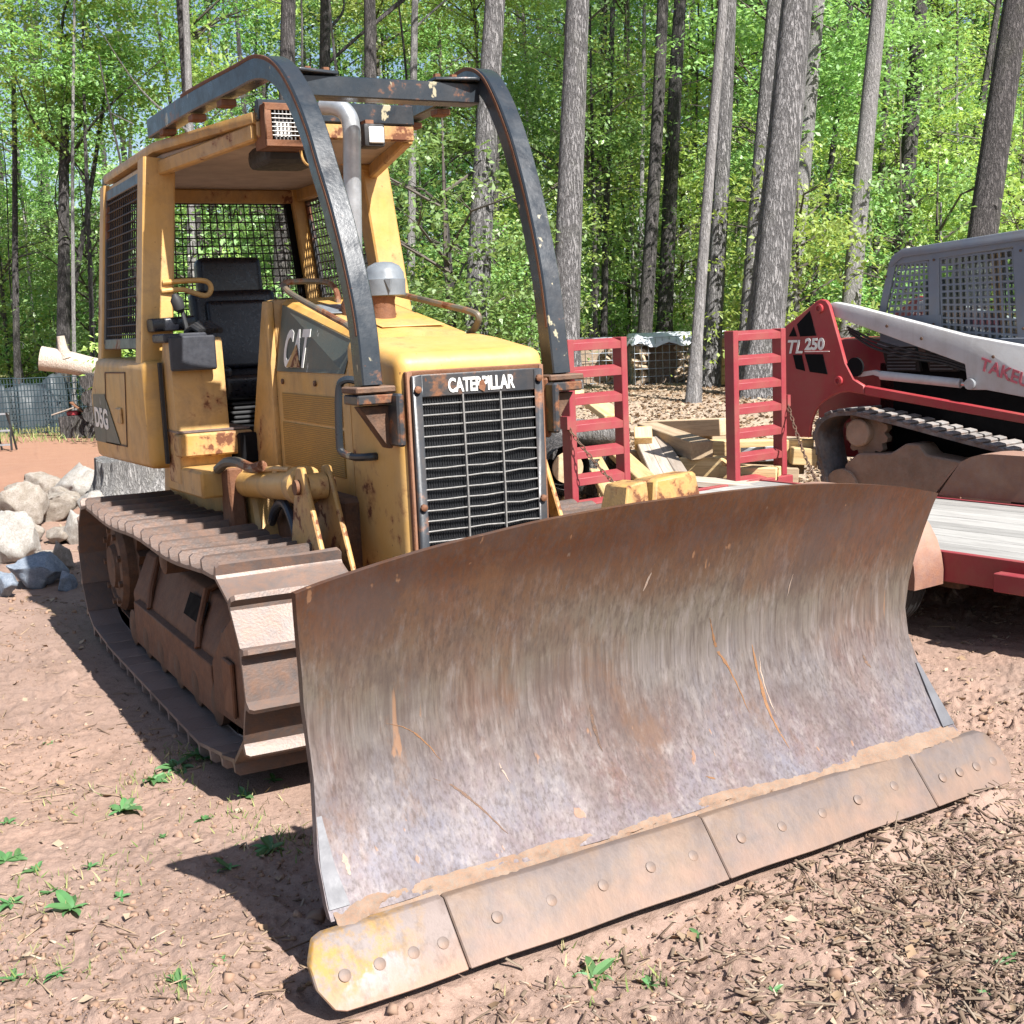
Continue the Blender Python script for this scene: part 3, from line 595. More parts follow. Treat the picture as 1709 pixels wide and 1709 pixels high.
for s in (-1, 1):
    mb = MB(); y0, y1 = .63, 1.565; fx = lambda z, y: s*(.306-.048*(z-1.56)/(ztop(y)-.02-1.56)+.004)
    P = [(fx(1.562, y0+.02), y0+.02, 1.562), (fx(1.562, y1), y1, 1.562), (fx(ztop(y1)-.022, y1), y1-.01, ztop(y1)-.022), (fx(ztop(y0)-.022, y0), y0+.02, ztop(y0)-.022)]
    mb.plate([[P[0], P[1]], [P[3], P[2]]], (s, 0, .2), .003); DE = D('decal_panel', mb, M_decal, HD)
    if s < 0:
        lean = Vector((.178, 0, 1)).normalized()
        for ch, yy, col in (('C', 1.475, M_white), ('A', 1.345, M_white), ('T', 1.235, M_white)):
            t = text_mb(ch, .235, (fx(1.59, yy)-.0045, yy, 1.590), (0, -1, 0), lean, bold=.008, sx=.70, depth=.003, shear=.12); D('letter', t, col, DE)
        tri = MB(); q = [Vector((fx(1.587, 1.3)-.0105, y, z)) for y, z in ((1.40, 1.584), (1.20, 1.584), (1.285, 1.69))]; q = [p+Vector((.178*(p.z-1.587), 0, 0)) for p in q]
        tri.add(q, [(0, 1, 2)]); tri.add([p+Vector((-.003, 0, 0)) for p in q], [(2, 1, 0)]); D('yellow_triangle', tri, M_yelr, DE)
    mb = MB(); mb.box(s*.3125-.003, s*.3125+.003, .70, 1.50, 1.335, 1.462); PP = D('vent_panel', mb, M_perf, HD, bevel=.002)
    mb = MB(); mb.box(s*.3125-.003, s*.3125+.003, .70, 1.52, 1.115, 1.322); D('vent_panel', mb, M_perf, HD, bevel=.002)
    for y, z in ((1.48, 1.515), (1.02, 1.515), (.70, 1.515)): mb = MB(); mb.lathe([(.013, 0), (.013, .008), (.001, .012)], (s*.311, y, z), (s, 0, 0), 10); D('bolt_head', mb, M_rustd, HD)
    mb = MB(); mb.prism([(1.585, 1.895), (1.66, 1.90), (2.02, 1.12), (2.02, .80), (1.585, .80)], 'x', s*.30, s*.335); D('cowl_side', mb, M_yel2, bevel=.012, seg=2)
mb = MB(); mb.box(-.298, .298, 1.60, 1.74, 1.20, 1.905); D('dashboard', mb, M_yel2, bevel=.02, seg=2)
mb = MB(); mb.box(-.27, .27, 1.742, 1.80, 1.45, 1.86); D('instrument_panel', mb, M_plast, bevel=.01)
# ---- grille
mb = MB(); mb.box(-.245, .245, .030, .052, .74, 1.48); GC = D('radiator_core', mb, M_core)
fins = MB()
for k in range(46): x = -.24+k*.0106; fins.box(x, x+.003, .0255, .031, .75, 1.475)
for k in range(18): z = .76+k*.0405; fins.box(-.243, .243, .0235, .0305, z, z+.006)
D('cooling_fins', fins, M_core, GC)
mb = MB(); 
for q in ((-.282, -.243, .72, 1.562), (.243, .282, .72, 1.562)): mb.box(q[0], q[1], .012, .054, q[2], q[3])
mb.box(-.243, .243, .012, .054, 1.478, 1.562); GF = D('grille_frame', mb, M_blk2, bevel=.004)
mb = MB()
for q in ((-.298, -.276, .72, 1.578), (.276, .298, .72, 1.578)): mb.box(q[0], q[1], .030, .060, q[2], q[3])
mb.box(-.276, .276, .030, .060, 1.556, 1.578); D('grille_trim', mb, M_rust, GF, bevel=.004)
for k in range(17):
    z = 1.451-.0407*k; mb = MB(); b = rnd.uniform(-.004, .004) if k > 2 else 0
    mb.tube([(-.248, .016, z), (-.16, .012, z+b*.6), (-.076, .010, z), (.005, .012, z+b), (.087, .010, z-b*.4), (.17, .013, z+b*1.6), (.248, .016, z)], .0030, 6); D('grille_bar', mb, M_wire, GF)
for x in (-.076, .087): mb = MB(); mb.tube([(x, .005, 1.484), (x+.003, .003, 1.1), (x, .005, .73)], .0042, 6); D('grille_bar', mb, M_wire, GF)
for x, z in ((-.262, 1.51), (.262, 1.525), (-.262, 1.06), (.262, 1.045)): mb = MB(); mb.lathe([(.014, 0), (.014, .012), (.006, .016), (.001, .016)], (x, .012, z), (0, -1, 0), 8); D('bolt_head', mb, M_rust, GF)
t = text_mb('CATERPILLAR', .073, (-.135, .0115, 1.494), (1, 0, 0), (0, 0, 1), bold=.0022, sx=.66, depth=.003, spacing=.97); D('nameplate_lettering', t, M_white, GF)
patch = MB(); patch.add([(-.006, .0065, 1.500), (.018, .0065, 1.486), (.026, .0065, 1.51), (.016, .0065, 1.535), (.0, .0065, 1.528)], [(0, 1, 2, 3, 4)]); D('rust_patch', patch, M_rust, GF)
# ---- limb risers (sweeps)
for s in (-1, 1):
    path = [(s*.412, .125, 1.53), (s*.411, .155, 1.75), (s*.418, .205, 1.95), (s*.428, .295, 2.18), (s*.438, .38, 2.35), (s*.444, .475, 2.52), (s*.454, .60, 2.68), (s*.468, .73, 2.785), (s*.486, .90, 2.832), (s*.51, 1.15, 2.832), (s*.555, 1.75, 2.832), (s*.60, 2.42, 2.812)]
    mb = MB(); mb.rtube(smooth_path(path, 7), .082, .095, (1, 0, 0), ch=.13); SWP = D('limb_riser', mb, M_blk, sharp=33)
    tag(SWP, 'bent black guard bar on the picture left, paint chipped to yellow' if s < 0 else 'bent black guard bar on the picture right')
    mb = MB(); mb.rtube([p+Vector((-.0395, -.030*(1-min(1, max(0, (p.y-.3)/.6))), .046*min(1, max(0, (p.y-.3)/.6)))) for p in smooth_path(path, 7)[6:-6]], .008, .016, (1, 0, 0)); D('worn_edge', mb, M_rust, SWP)
    mb = MB(); mb.box(s*.414-.08, s*.414+.08, .045, .205, 1.505, 1.530); D('foot_flange', mb, M_rustd, SWP, bevel=.005)
    mb = MB(); mb.box(s*.414-.075, s*.414+.075, .05, .20, 1.462, 1.500); D('foot_pad', mb, M_blk2, SWP, bevel=.006)
    mb = MB(); mb.prism([(-.0, 1.30), (.17, 1.30), (.20, 1.47), (.20, 1.50), (-.0, 1.50)], 'x', s*.322, s*.352) ; D('bracket_plate', mb, M_blk2, SWP, bevel=.008)
    mb = MB(); mb.prism([(s*.34, 1.29), (s*.36, 1.29), (s*.47, 1.455), (s*.34, 1.455)], 'y', .09, .15); D('bracket_gusset', mb, M_rustd, SWP, bevel=.004)
    # cross-bar saddle
    mb = MB(); mb.prism([(s*.22, .74), (s*.40, .70), (s*.46, .74), (s*.46, .92), (s*.40, .90), (s*.22, .87)], 'z', 2.792, 2.806); D('saddle_plate', mb, M_blk, SWP, bevel=.003)
    for x in (.255, .335): mb = MB(); mb.lathe([(.026, 0), (.026, .006), (.017, .007), (.017, .022), (.001, .024)], (s*x, .80, 2.806), (0, 0, 1), 8); D('bolt_head', mb, M_rust, SWP)
    for y in (1.35, 1.75, 2.2): mb = MB(); x = .51+(y-1.15)*.075; mb.box(s*x-.035, s*x+.035, y-.04, y+.04, 2.748, 2.778); D('mount_pad', mb, M_rust, SWP, bevel=.004)
mb = MB(); mb.rtube([(-.43, .80, 2.745), (.43, .80, 2.745)], .11, .085, (0, 1, 0), ch=.12); D('cross_bar', mb, M_blk, sharp=33)
# ---- canopy
def poly_slab(poly, z0, z1): m = MB(); m.prism(poly, 'z', z0, z1); return m
plan = [(-.40, 1.40), (.40, 1.40), (.63, 2.40), (.62, 3.80), (-.62, 3.80), (-.63, 2.40)]
RF = D('canopy_roof', poly_slab(plan, 2.690, 2.745), M_yel2, bevel=.018, seg=2); tag(RF, 'yellow steel canopy roof with peeling rusty front lip')
inner = [(x*.93, 2.6+(y-2.6)*.95) for x, y in plan]
D('roof_liner', poly_slab(inner, 2.655, 2.688), M_liner, RF, bevel=.008)
mb = MB(); mb.box(-.385, .385, 1.352, 1.398, 2.700, 2.792); D('front_visor', mb, M_blk, RF, bevel=.006)
mb = MB(); mb.box(-.385, .385, 1.36, 1.398, 2.628, 2.698); D('front_lip', mb, M_yelr, RF, bevel=.006)
for s in (-1, 1):
    mb = MB(); mb.bar((s*.59, 2.42, 2.615), (s*.375, 1.42, 2.655), .05, .075); D('header_beam', mb, M_yel2, RF, bevel=.008)
    mb = MB(); mb.bar((s*.60, 2.45, 2.62), (s*.59, 3.72, 2.62), .06, .08); D('side_beam', mb, M_yel2, RF, bevel=.008)
    mb = MB(); mb.rtube([(s*.705, 2.42, 1.60), (s*.595, 2.47, 2.66)], .165, .15, (1, 0, 0), ch=.12); PO = D('front_post', mb, M_yel, sharp=30)
    mb = MB(); mb.prism([(s*.595-.0, 2.60), (s*.40, 2.655), (s*.60, 2.655)], 'y', 2.39, 2.43); D('post_gusset', mb, M_yel, PO, bevel=.004)
    mb = MB(); mb.rtube([(s*.70, 3.70, 1.55), (s*.585, 3.72, 2.66)], .12, .13, (1, 0, 0), ch=.15); D('rear_post', mb, M_yel, sharp=30)
mb = MB(); mb.box(-.56, .56, 3.66, 3.76, 2.57, 2.655); D('rear_beam', mb, M_yel2, bevel=.01)
def screen(name, P00, P10, P11, P01, nu, nv, fw, fmat=M_blk2, wr=.0032, weave=True):
    "welded wire screen in the quad P00 P10 P11 P01 with a frame"
    P00, P10, P11, P01 = map(Vector, (P00, P10, P11, P01)); f = lambda a, b: (P00*(1-a)+P10*a)*(1-b)+(P01*(1-a)+P11*a)*b
    nrm = (P10-P00).cross(P01-P00).normalized(); mb = MB(); L = (P10-P00).length; H = (P01-P00).length
    for a, b in ((P00, P10), (P10, P11), (P11, P01), (P01, P00)): mb.bar(a, b, fw, .03, nrm)
    fr = D(name, mb, fmat, bevel=.004); w = MB()
    for i in range(1, nu): w.tube([f(i/nu, 0)+nrm*wr, f(i/nu, 1)+nrm*wr], wr, 5, False)
    for j in range(1, nv): w.tube([f(0, j/nv)-nrm*wr, f(1, j/nv)-nrm*wr], wr, 5, False)
    tag(D('wire_mesh', w, M_wiredk, fr), kind='stuff'); return fr
for s in (-1, 1): tag(screen('side_screen', (s*.715, 2.56, 1.72), (s*.715, 3.62, 1.72), (s*.625, 3.66, 2.60), (s*.625, 2.58, 2.60), 20, 17, .06, wr=.0045), 'wire screen in a rusty dark frame on the cab side')
tag(screen('rear_screen', (-.60, 3.71, 1.82), (.60, 3.71, 1.82), (.53, 3.72, 2.60), (-.53, 3.72, 2.60), 24, 16, .07, fmat=M_dark, wr=.0042), 'wire mesh screen across the back of the cab')
# ---- platform, tanks, steps
for s in (-1, 1):
    mb = MB(); mb.prism([(2.26, 1.07), (3.80, 1.03), (3.87, 1.42), (3.60, 1.64), (2.26, 1.63)], 'x', s*.42, s*.80)
    TK = D('side_tank', mb, M_yel, bevel=.05, seg=3, sharp=50); tag(TK, 'yellow side compartment with dark model decal' if s < 0 else 'yellow side compartment on the far side')
    if s < 0:
        X = -.8035
        dp = [onx(u, v, X) for u, v in ((155, 658), (174, 658), (202, 744), (160, 735))]; mb = MB(); mb.add(dp, [(0, 1, 2, 3)]); pl = MB(); pl.plate([[dp[0], dp[1]], [dp[3], dp[2]]], (-1, 0, 0), .002); DD = D('decal_panel', pl, M_decal, TK)
        a = onx(158, 704, X-.0035); b = onx(177, 707, X-.0035); t = text_mb('D5G', .16, Vector((X-.004, a.y-.03, a.z-.02)), (0, -1, 0), (0, 0, 1), bold=.006, sx=1.35, depth=.002); D('model_lettering', t, M_white, DD)
        q = [onx(u, v, X) for u, v in ((175, 622), (208, 622), (212, 745), (178, 738))]; mb = MB()
        for i in range(4): mb.bar(q[i], q[(i+1) % 4], .008, .004, (1, 0, 0))
        D('door_seam', mb, M_rustd, TK)
        q = onx(200, 694, X); mb = MB(); mb.box(X-.012, X+.004, q.y-.07, q.y+.07, q.z-.045, q.z+.045); D('latch', mb, M_yel2, TK, bevel=.008)
    mb = MB(); mb.prism([(2.02, 1.0), (2.28, 1.0), (2.28, 1.60), (2.20, 1.74), (2.06, 1.74)], 'x', s*.43, s*.705); CN = D('side_console', mb, M_yel2, bevel=.02, seg=2)
    mb = MB(); mb.box(s*.722-.008, s*.722+.008, 2.20, 2.235, 1.10, 1.62); D('rubber_seal', mb, M_rubber, CN)
    mb = MB(); mb.prism([(1.64, .97), (2.35, .95), (2.35, 1.09), (1.64, 1.10)], 'x', s*.46, s*.70); D('platform_rail', mb, M_yel2, bevel=.012)
    mb = MB(); mb.box(s*.335, s*.715, 1.96, 2.08, 1.145, 1.262); ST = D('step', mb, M_yelr, bevel=.010); 
    mb = MB(); mb.box(s*.34, s*.71, 2.00, 2.5, 1.266, 1.276); D('step_plate', mb, M_steeld, ST)
mb = MB(); mb.box(-.42, .42, 1.9, 3.8, 1.10, 1.25); D('cab_floor', mb, M_dark, bevel=.01)
mb = MB(); mb.box(-.40, .40, .55, 3.6, .40, 1.05); D('main_frame', mb, M_rustd, bevel=.02)
mb = MB(); mb.box(-.41, .41, 3.2, 3.84, 1.04, 1.62); D('fuel_tank', mb, M_yel, bevel=.05, seg=3)
mb = MB(); mb.prism([(1.4, .70), (3.4, .74), (3.3, 1.04), (1.5, 1.02)], 'x', -.50, .50); D('platform_base', mb, M_yel2, bevel=.02)
# black tray with gloves, on the left console
mb = MB(); a = ony(281, 562, 2.0); b = ony(362, 616, 2.0); mb.box(a.x, b.x, 1.985, 2.02, b.z, a.z); TR = D('control_box', mb, M_plast, bevel=.008)
mb = MB(); mb.box(a.x-.02, b.x-.03, 2.02, 2.28, a.z-.03, a.z+.015); D('control_box_top', mb, M_plast, TR, bevel=.008)
for k in range(7): mb = MB(); x = a.x+.14+k*.017; mb.tube([(x, 2.20, a.z+.02), (x+.012, 2.10, a.z+.045+.008*(k % 3)), (x+.03, 2.03, a.z+.02)], .016, 7); D('glove_finger', mb, M_rubber, TR)
mb = MB(); mb.tube([(a.x+.15, 2.2, a.z), (a.x+.14, 2.25, a.z+.13), (a.x+.10, 2.22, a.z+.17)], .012, 8); mb.lathe([(.01, 0), (.03, .02), (.032, .07), (.012, .10)], (a.x+.13, 2.24, a.z+.12), (-.3, -.1, 1), 12); D('control_lever', mb, M_rubber, TR)
mb = MB(); mb.rtube([(a.x-.02, 2.30, a.z+.06), (b.x-.02, 2.34, a.z+.07)], .09, .07, (0, 1, 0)); D('arm_rest', mb, M_vinyl, bevel=.01)
mb = MB(); mb.tube(smooth_path([(-.64, 2.36, 2.03), (-.46, 2.33, 2.035), (-.41, 2.32, 2.02), (-.40, 2.32, 1.985), (-.43, 2.32, 1.955), (-.50, 2.33, 1.975), (-.55, 2.34, 1.99), (-.65, 2.36, 1.985)], 6), .014, 10); D('grab_rail', mb, M_yel)
# ---- seat
SX = -.10
def cushion(name, w, d, h, c, tilt, mat, par=None, bev=.05):
    mb = MB(); mb.box(-w/2, w/2, -d/2, d/2, -h/2, h/2); ct, st = math.cos(tilt), math.sin(tilt)
    mb.v = [(c[0]+x, c[1]+y*ct-z*st, c[2]+y*st+z*ct) for x, y, z in mb.v]; return D(name, mb, mat, par, bevel=bev, seg=4, sharp=60)
SE = cushion('seat', .46, .48, .14, (SX, 2.72, 1.47), .06, M_vinyl); cushion('backrest', .50, .13, .50, (SX+.01, 3.00, 1.755), -.16, M_vinyl, SE)
cushion('backrest_pad', .36, .06, .40, (SX+.01, 2.925, 1.745), -.16, M_vinyl, SE, .03); cushion('headrest', .38, .13, .235, (SX+.01, 3.07, 2.075), -.12, M_vinyl, SE, .045)
for s in (-1, 1): cushion('seat_bolster', .07, .44, .10, (SX+s*.20, 2.72, 1.535), .06, M_vinyl, SE, .03)
mb = MB()
for k in range(6): mb.box(SX-.18+.01*(k % 2), SX+.18-.01*(k % 2), 2.52, 2.94, 1.255+k*.026, 1.274+k*.026)
D('suspension_bellows', mb, M_rubber, SE, bevel=.006)
# ---- exhaust, pre-cleaner, rails
mb = MB(); mb.tube(smooth_path([(-.075, 1.10, 1.80), (-.07, 1.08, 2.1), (-.065, 1.05, 2.45), (-.065, 1.03, 2.62), (-.078, 1.045, 2.69), (-.11, 1.09, 2.725), (-.15, 1.14, 2.735)], 6), .040, 16); EX = D('exhaust_stack', mb, M_galv); mb = MB(); mb.lathe([(.06, 0), (.06, .07), (.043, .10)], (-.075, 1.10, 1.79), (0, 0, 1), 16); D('exhaust_collar', mb, M_rust, EX)
mb = MB(); mb.lathe([(.062, 0), (.058, .10), (.066, .13)], (.0, .95, 1.765), (0, 0, 1), 18); AC = D('air_intake_neck', mb, M_rust)
mb = MB(); mb.lathe([(.06, 0), (.092, .005), (.094, .075), (.09, .08), (.088, .105), (.07, .135), (.04, .150), (.001, .154)], (.018, .95, 1.885), (0, 0, 1), 22); D('pre_cleaner', mb, M_gray, AC); mb = MB(); mb.add([(-.02, .86, 1.96), (.0, .84, 1.96), (.02, .86, 1.96), (.0, .845, 1.90)], [(0, 1, 3), (1, 2, 3), (0, 2, 1)]); D('cleaner_spout', mb, M_gray, AC)
M_rail = paint('rail_black_rust', (.03, .028, .026), rust=.9, dirt=.4)
mb = MB(); mb.tube(smooth_path([(-.27, .60, 1.725), (-.285, .64, 1.762), (-.29, .80, 1.80), (-.29, 1.25, 1.90), (-.285, 1.42, 1.945), (-.25, 1.52, 1.98), (-.10, 1.55, 1.985), (-.04, 1.50, 1.97), (-.03, 1.44, 1.93), (-.03, 1.42, 1.87)], 5), .014, 9); D('hood_rail', mb, M_rail)
mb = MB(); mb.tube(smooth_path([(.28, .66, 1.70), (.285, .60, 1.73), (.28, .55, 1.772), (.27, .60, 1.80), (.255, .90, 1.845), (.25, 1.30, 1.90), (.22, 1.45, 1.92), (.21, 1.48, 1.86)], 5), .015, 9); D('hood_rail', mb, M_rail)
mb = MB(); mb.tube(smooth_path([(-.318, .44, 1.535), (-.375, .47, 1.545), (-.395, .50, 1.50), (-.395, .53, 1.30), (-.39, .52, 1.25), (-.375, .42, 1.235), (-.35, .33, 1.24), (-.312, .32, 1.24)], 5), .016, 10); D('grab_handle', mb, M_blk)
mb = MB(); mb.tube(smooth_path([(.318, .44, 1.535), (.375, .47, 1.545), (.395, .50, 1.50), (.395, .53, 1.30), (.39, .52, 1.25), (.375, .42, 1.235), (.35, .33, 1.24), (.312, .32, 1.24)], 5), .016, 10); D('grab_handle', mb, M_blk)
# far-side mirror bracket right of the grille
mb = MB(); mb.box(.318, .345, .06, .16, 1.28, 1.52); D('side_bracket', mb, M_rust, bevel=.008)
# ---- lamps
mb = MB(); x0, x1, z0, z1 = -.375, -.175, 2.575, 2.765; y0, y1 = 1.28, 1.45
for q in ((x0, x1, z0, z0+.03), (x0, x1, z1-.03, z1), (x0, x0+.03, z0+.03, z1-.03), (x1-.045, x1, z0+.03, z1-.03)): mb.box(q[0], q[1], y0, y0+.012, q[2], q[3])
mb.box(x0, x0+.008, y0+.012, y1, z0, z1); mb.box(x1-.008, x1, y0+.012, y1, z0, z1); mb.box(x0+.008, x1-.008, y0+.012, y1, z0, z0+.008); mb.box(x0+.008, x1-.008, y0+.012, y1, z1-.008, z1)
LG = D('lamp_guard', mb, M_rust, bevel=.003); w = MB()
for k in range(1, 7): x = x0+.03+k*(x1-x0-.075)/7; w.tube([(x, y0+.004, z0+.03), (x, y0+.004, z1-.03)], .0028, 5)
for k in range(1, 7): z = z0+.03+k*(z1-z0-.06)/7; w.tube([(x0+.03, y0, z), (x1-.045, y0, z)], .0028, 5)
D('guard_wires', w, M_wire, LG); mb = MB(); mb.box(x0+.05, x1-.06, y0+.05, y1-.02, z0+.035, z1-.045); LA = D('work_lamp', mb, M_gray, LG, bevel=.02, seg=2); mb = MB(); mb.box(x0+.065, x1-.075, y0+.043, y0+.049, z0+.05, z1-.075); D('lamp_lens', mb, M_lens, LA)
mb = MB(); mb.box(-.31, -.03, 1.50, 1.82, 2.53, 2.635); D('roof_blower', mb, M_rubber, bevel=.045, seg=3)
mb = MB(); mb.tube(smooth_path([(-.18, 1.40, 2.60), (-.17, 1.40, 2.54), (-.14, 1.42, 2.515), (-.09, 1.45, 2.52)], 5), .006, 6); D('lamp_cable', mb, M_yel)
c = ony(622, 226, 1.24); mb = MB(); mb.box(c.x-.055, c.x+.05, 1.205, 1.31, c.z-.055, c.z+.05); WL = D('work_lamp', mb, M_rubber, bevel=.016, seg=2); mb = MB(); mb.box(c.x-.034, c.x+.040, 1.196, 1.2045, c.z-.040, c.z+.034); D('lamp_lens', mb, M_lens, WL, bevel=.008); mb = MB(); mb.box(c.x-.02, c.x+.02, 1.27, 1.37, c.z+.05, c.z+.075); mb.box(c.x-.02, c.x+.02, 1.33, 1.36, c.z+.075, 2.66); D('lamp_bracket', mb, M_rust, WL)
# ---- lift cylinders, lugs, hoses
for s in (-1, 1):
    x = s*.50; A0 = Vector((x, 1.56, 1.035)); A1 = Vector((x, .70, 1.104)); dd = (A1-A0).normalized(); mb = MB(); mb.tube([A0, A1], .066, 20); CY = D('lift_cylinder', mb, M_yel)
    mb = MB(); mb.lathe([(.045, -.02), (.082, -.02), (.085, .02), (.085, .07), (.070, .085), (.045, .085)], A1-dd*.05, dd, 22); D('cylinder_gland', mb, M_yel2, CY)
    mb = MB(); mb.tube([A1, A1+dd*.13], .030, 14); D('piston_rod', mb, M_chrome, CY); mb = MB(); mb.lathe([(.055, -.04), (.055, .04)], A1+dd*.14, (1, 0, 0), 16); D('rod_eye', mb, M_yel2, CY)
    mb = MB(); mb.tube([(x+s*.02, 1.50, 1.10), (x+s*.03, 1.0, 1.155), (x+s*.02, .82, 1.165)], .012, 8); mb.lathe([(.02, 0), (.026, .03), (.02, .07)], (x+s*.01, 1.05, 1.14), (0, -1, .05), 10); D('hydraulic_pipe', mb, M_yel2, CY)
    for dx in (-.055, .055): mb = MB(); mb.prism([(.535, 1.20), (.60, 1.195), (.63, 1.13), (.80, .66), (.22, .62)], 'x', x+dx-.011, x+dx+.011); LU = D('lift_lug', mb, M_yelr, bevel=.006)
    mb = MB(); mb.tube([(x-.085, .575, 1.115), (x+.085, .575, 1.115)], .032, 14); D('hinge_pin', mb, M_rust)
    mb = MB(); mb.prism([(1.50, .70), (1.68, .70), (1.66, 1.10), (1.54, 1.12)], 'x', x-.10, x-.02) if s < 0 else mb.prism([(1.50, .70), (1.68, .70), (1.66, 1.10), (1.54, 1.12)], 'x', x+.02, x+.10); D('trunnion_support', mb, M_rust, bevel=.012)
    mb = MB(); mb.tube(smooth_path([(x-s*.06, 1.40, .86), (x-s*.04, 1.24, .95), (x-s*.02, 1.05, .99), (x-s*.01, .92, .93), (x-s*.01, .84, .80), (x-s*.01, .80, .66)], 8), .022, 10); D('hydraulic_hose', mb, M_hose)
    mb = MB(); mb.tube(smooth_path([(x+s*.12, 1.62, 1.11), (x+s*.11, 1.50, 1.15), (x+s*.09, 1.38, 1.16), (x+s*.06, 1.25, 1.14), (x+s*.05, 1.12, 1.16)], 6), .024, 9); D('hydraulic_hose', mb, M_rail)
    mb = MB(); mb.tube([(x+s*.0, .25, .62), (x, -.25, .52)], .03, 10); D('hydraulic_hose', mb, M_hose)
# ------------------------------------------------------------------ trailer (local x across to the far side, y towards its rear)
RED = (.235, .020, .033)
M_red = paint('trailer_red', RED, rust=.22, dirt=.3, rough=.5, fade=.06)
M_fend = rusty('fender_rust', (.17, .08, .06), (.25, .15, .12), dust=.25, rough=.7, metal=.1)
def wood(name, a, b, scale=1., axis='y', rough=.8):
    t = NT(name); sc = {'x': (.08, 1, 1), 'y': (1, .08, 1), 'z': (1, 1, .08)}[axis]; v = t.vec(tuple(q*scale for q in sc))
    oi = t.n('ShaderNodeObjectInfo'); ad = t.n('ShaderNodeVectorMath', operation='ADD'); t.put(ad.inputs[0], v); t.put(ad.inputs[1], oi.outputs['Location'])
    g = t.noise(18, 6, .65, vec=ad.outputs[0], dist=.6); f = t.noise(60, 4, .7, vec=ad.outputs[0])
    c = t.mix(t.ramp(g, [(.3, 0.), (.7, 1.)]), a, b); c = t.mix(t.math('MULTIPLY', t.ramp(f, [(.5, 0.), (.7, 1.)]), .5), c, lerp3(a, (0, 0, 0), .5))
    hv = t.n('ShaderNodeHueSaturation'); t.put(hv.inputs['Color'], c); t.put(hv.inputs['Value'], t.math('ADD', t.math('MULTIPLY', oi.outputs['Random'], .5), .75))
    return t.fin(hv.outputs[0], rough, 0, t.bump(t.math('ADD', g, f), .4, .006))
M_plank = wood('deck_plank', (.25, .24, .225), (.38, .37, .345)); M_lum = wood('lumber_fresh', (.45, .29, .12), (.66, .50, .27), axis='x'); M_lumg = wood('lumber_grey', (.27, .21, .16), (.42, .36, .30), axis='x')
TRL = thing('utility_trailer', 'red flatbed trailer with grey plank deck and ladder ramps folded up', 'trailer', (2.935, 0, 0), R_(8.0))
def T(name, mb, mat, parent=None, **k): return obj(name, mb, mat, parent or TRL, **k)
W = 1.58; YR = 3.16; YF = -3.6
for k in range(8):
    x0 = .030+k*.190; mb = MB(); mb.box(x0, x0+.1887, YF+.05, YR-.05, .415+rnd.uniform(-.003, .003), .452+rnd.uniform(-.004, .004)); T('deck_plank', mb, M_plank, bevel=.004)
for x in (-.035, W-.005):
    mb = MB(); mb.box(x, x+.012, YF, YR, .30, .46); mb.box(x+.012, x+.06, YF, YR, .30, .312); mb.box(x+.012, x+.04, YF, YR, .453, .46); T('side_rail', mb, M_red, bevel=.003)
mb = MB(); mb.box(-.24, 1.97, YR+.002, YR+.05, .30, .458); T('rear_rail', mb, M_red, bevel=.006)
mb = MB(); mb.box(-.03, W, YF-.06, YF-.002, .30, .46); T('front_rail', mb, M_red, bevel=.006)
for k in range(9): mb = MB(); y = YF+.3+k*.72; mb.box(.03, W-.03, y, y+.05, .34, .412); T('cross_member', mb, M_red)
for y in (-.12, -1.4): mb = MB(); mb.box(-.105, -.037, y-.14, y+.14, .305, .40); T('stake_pocket', mb, M_red, bevel=.004)
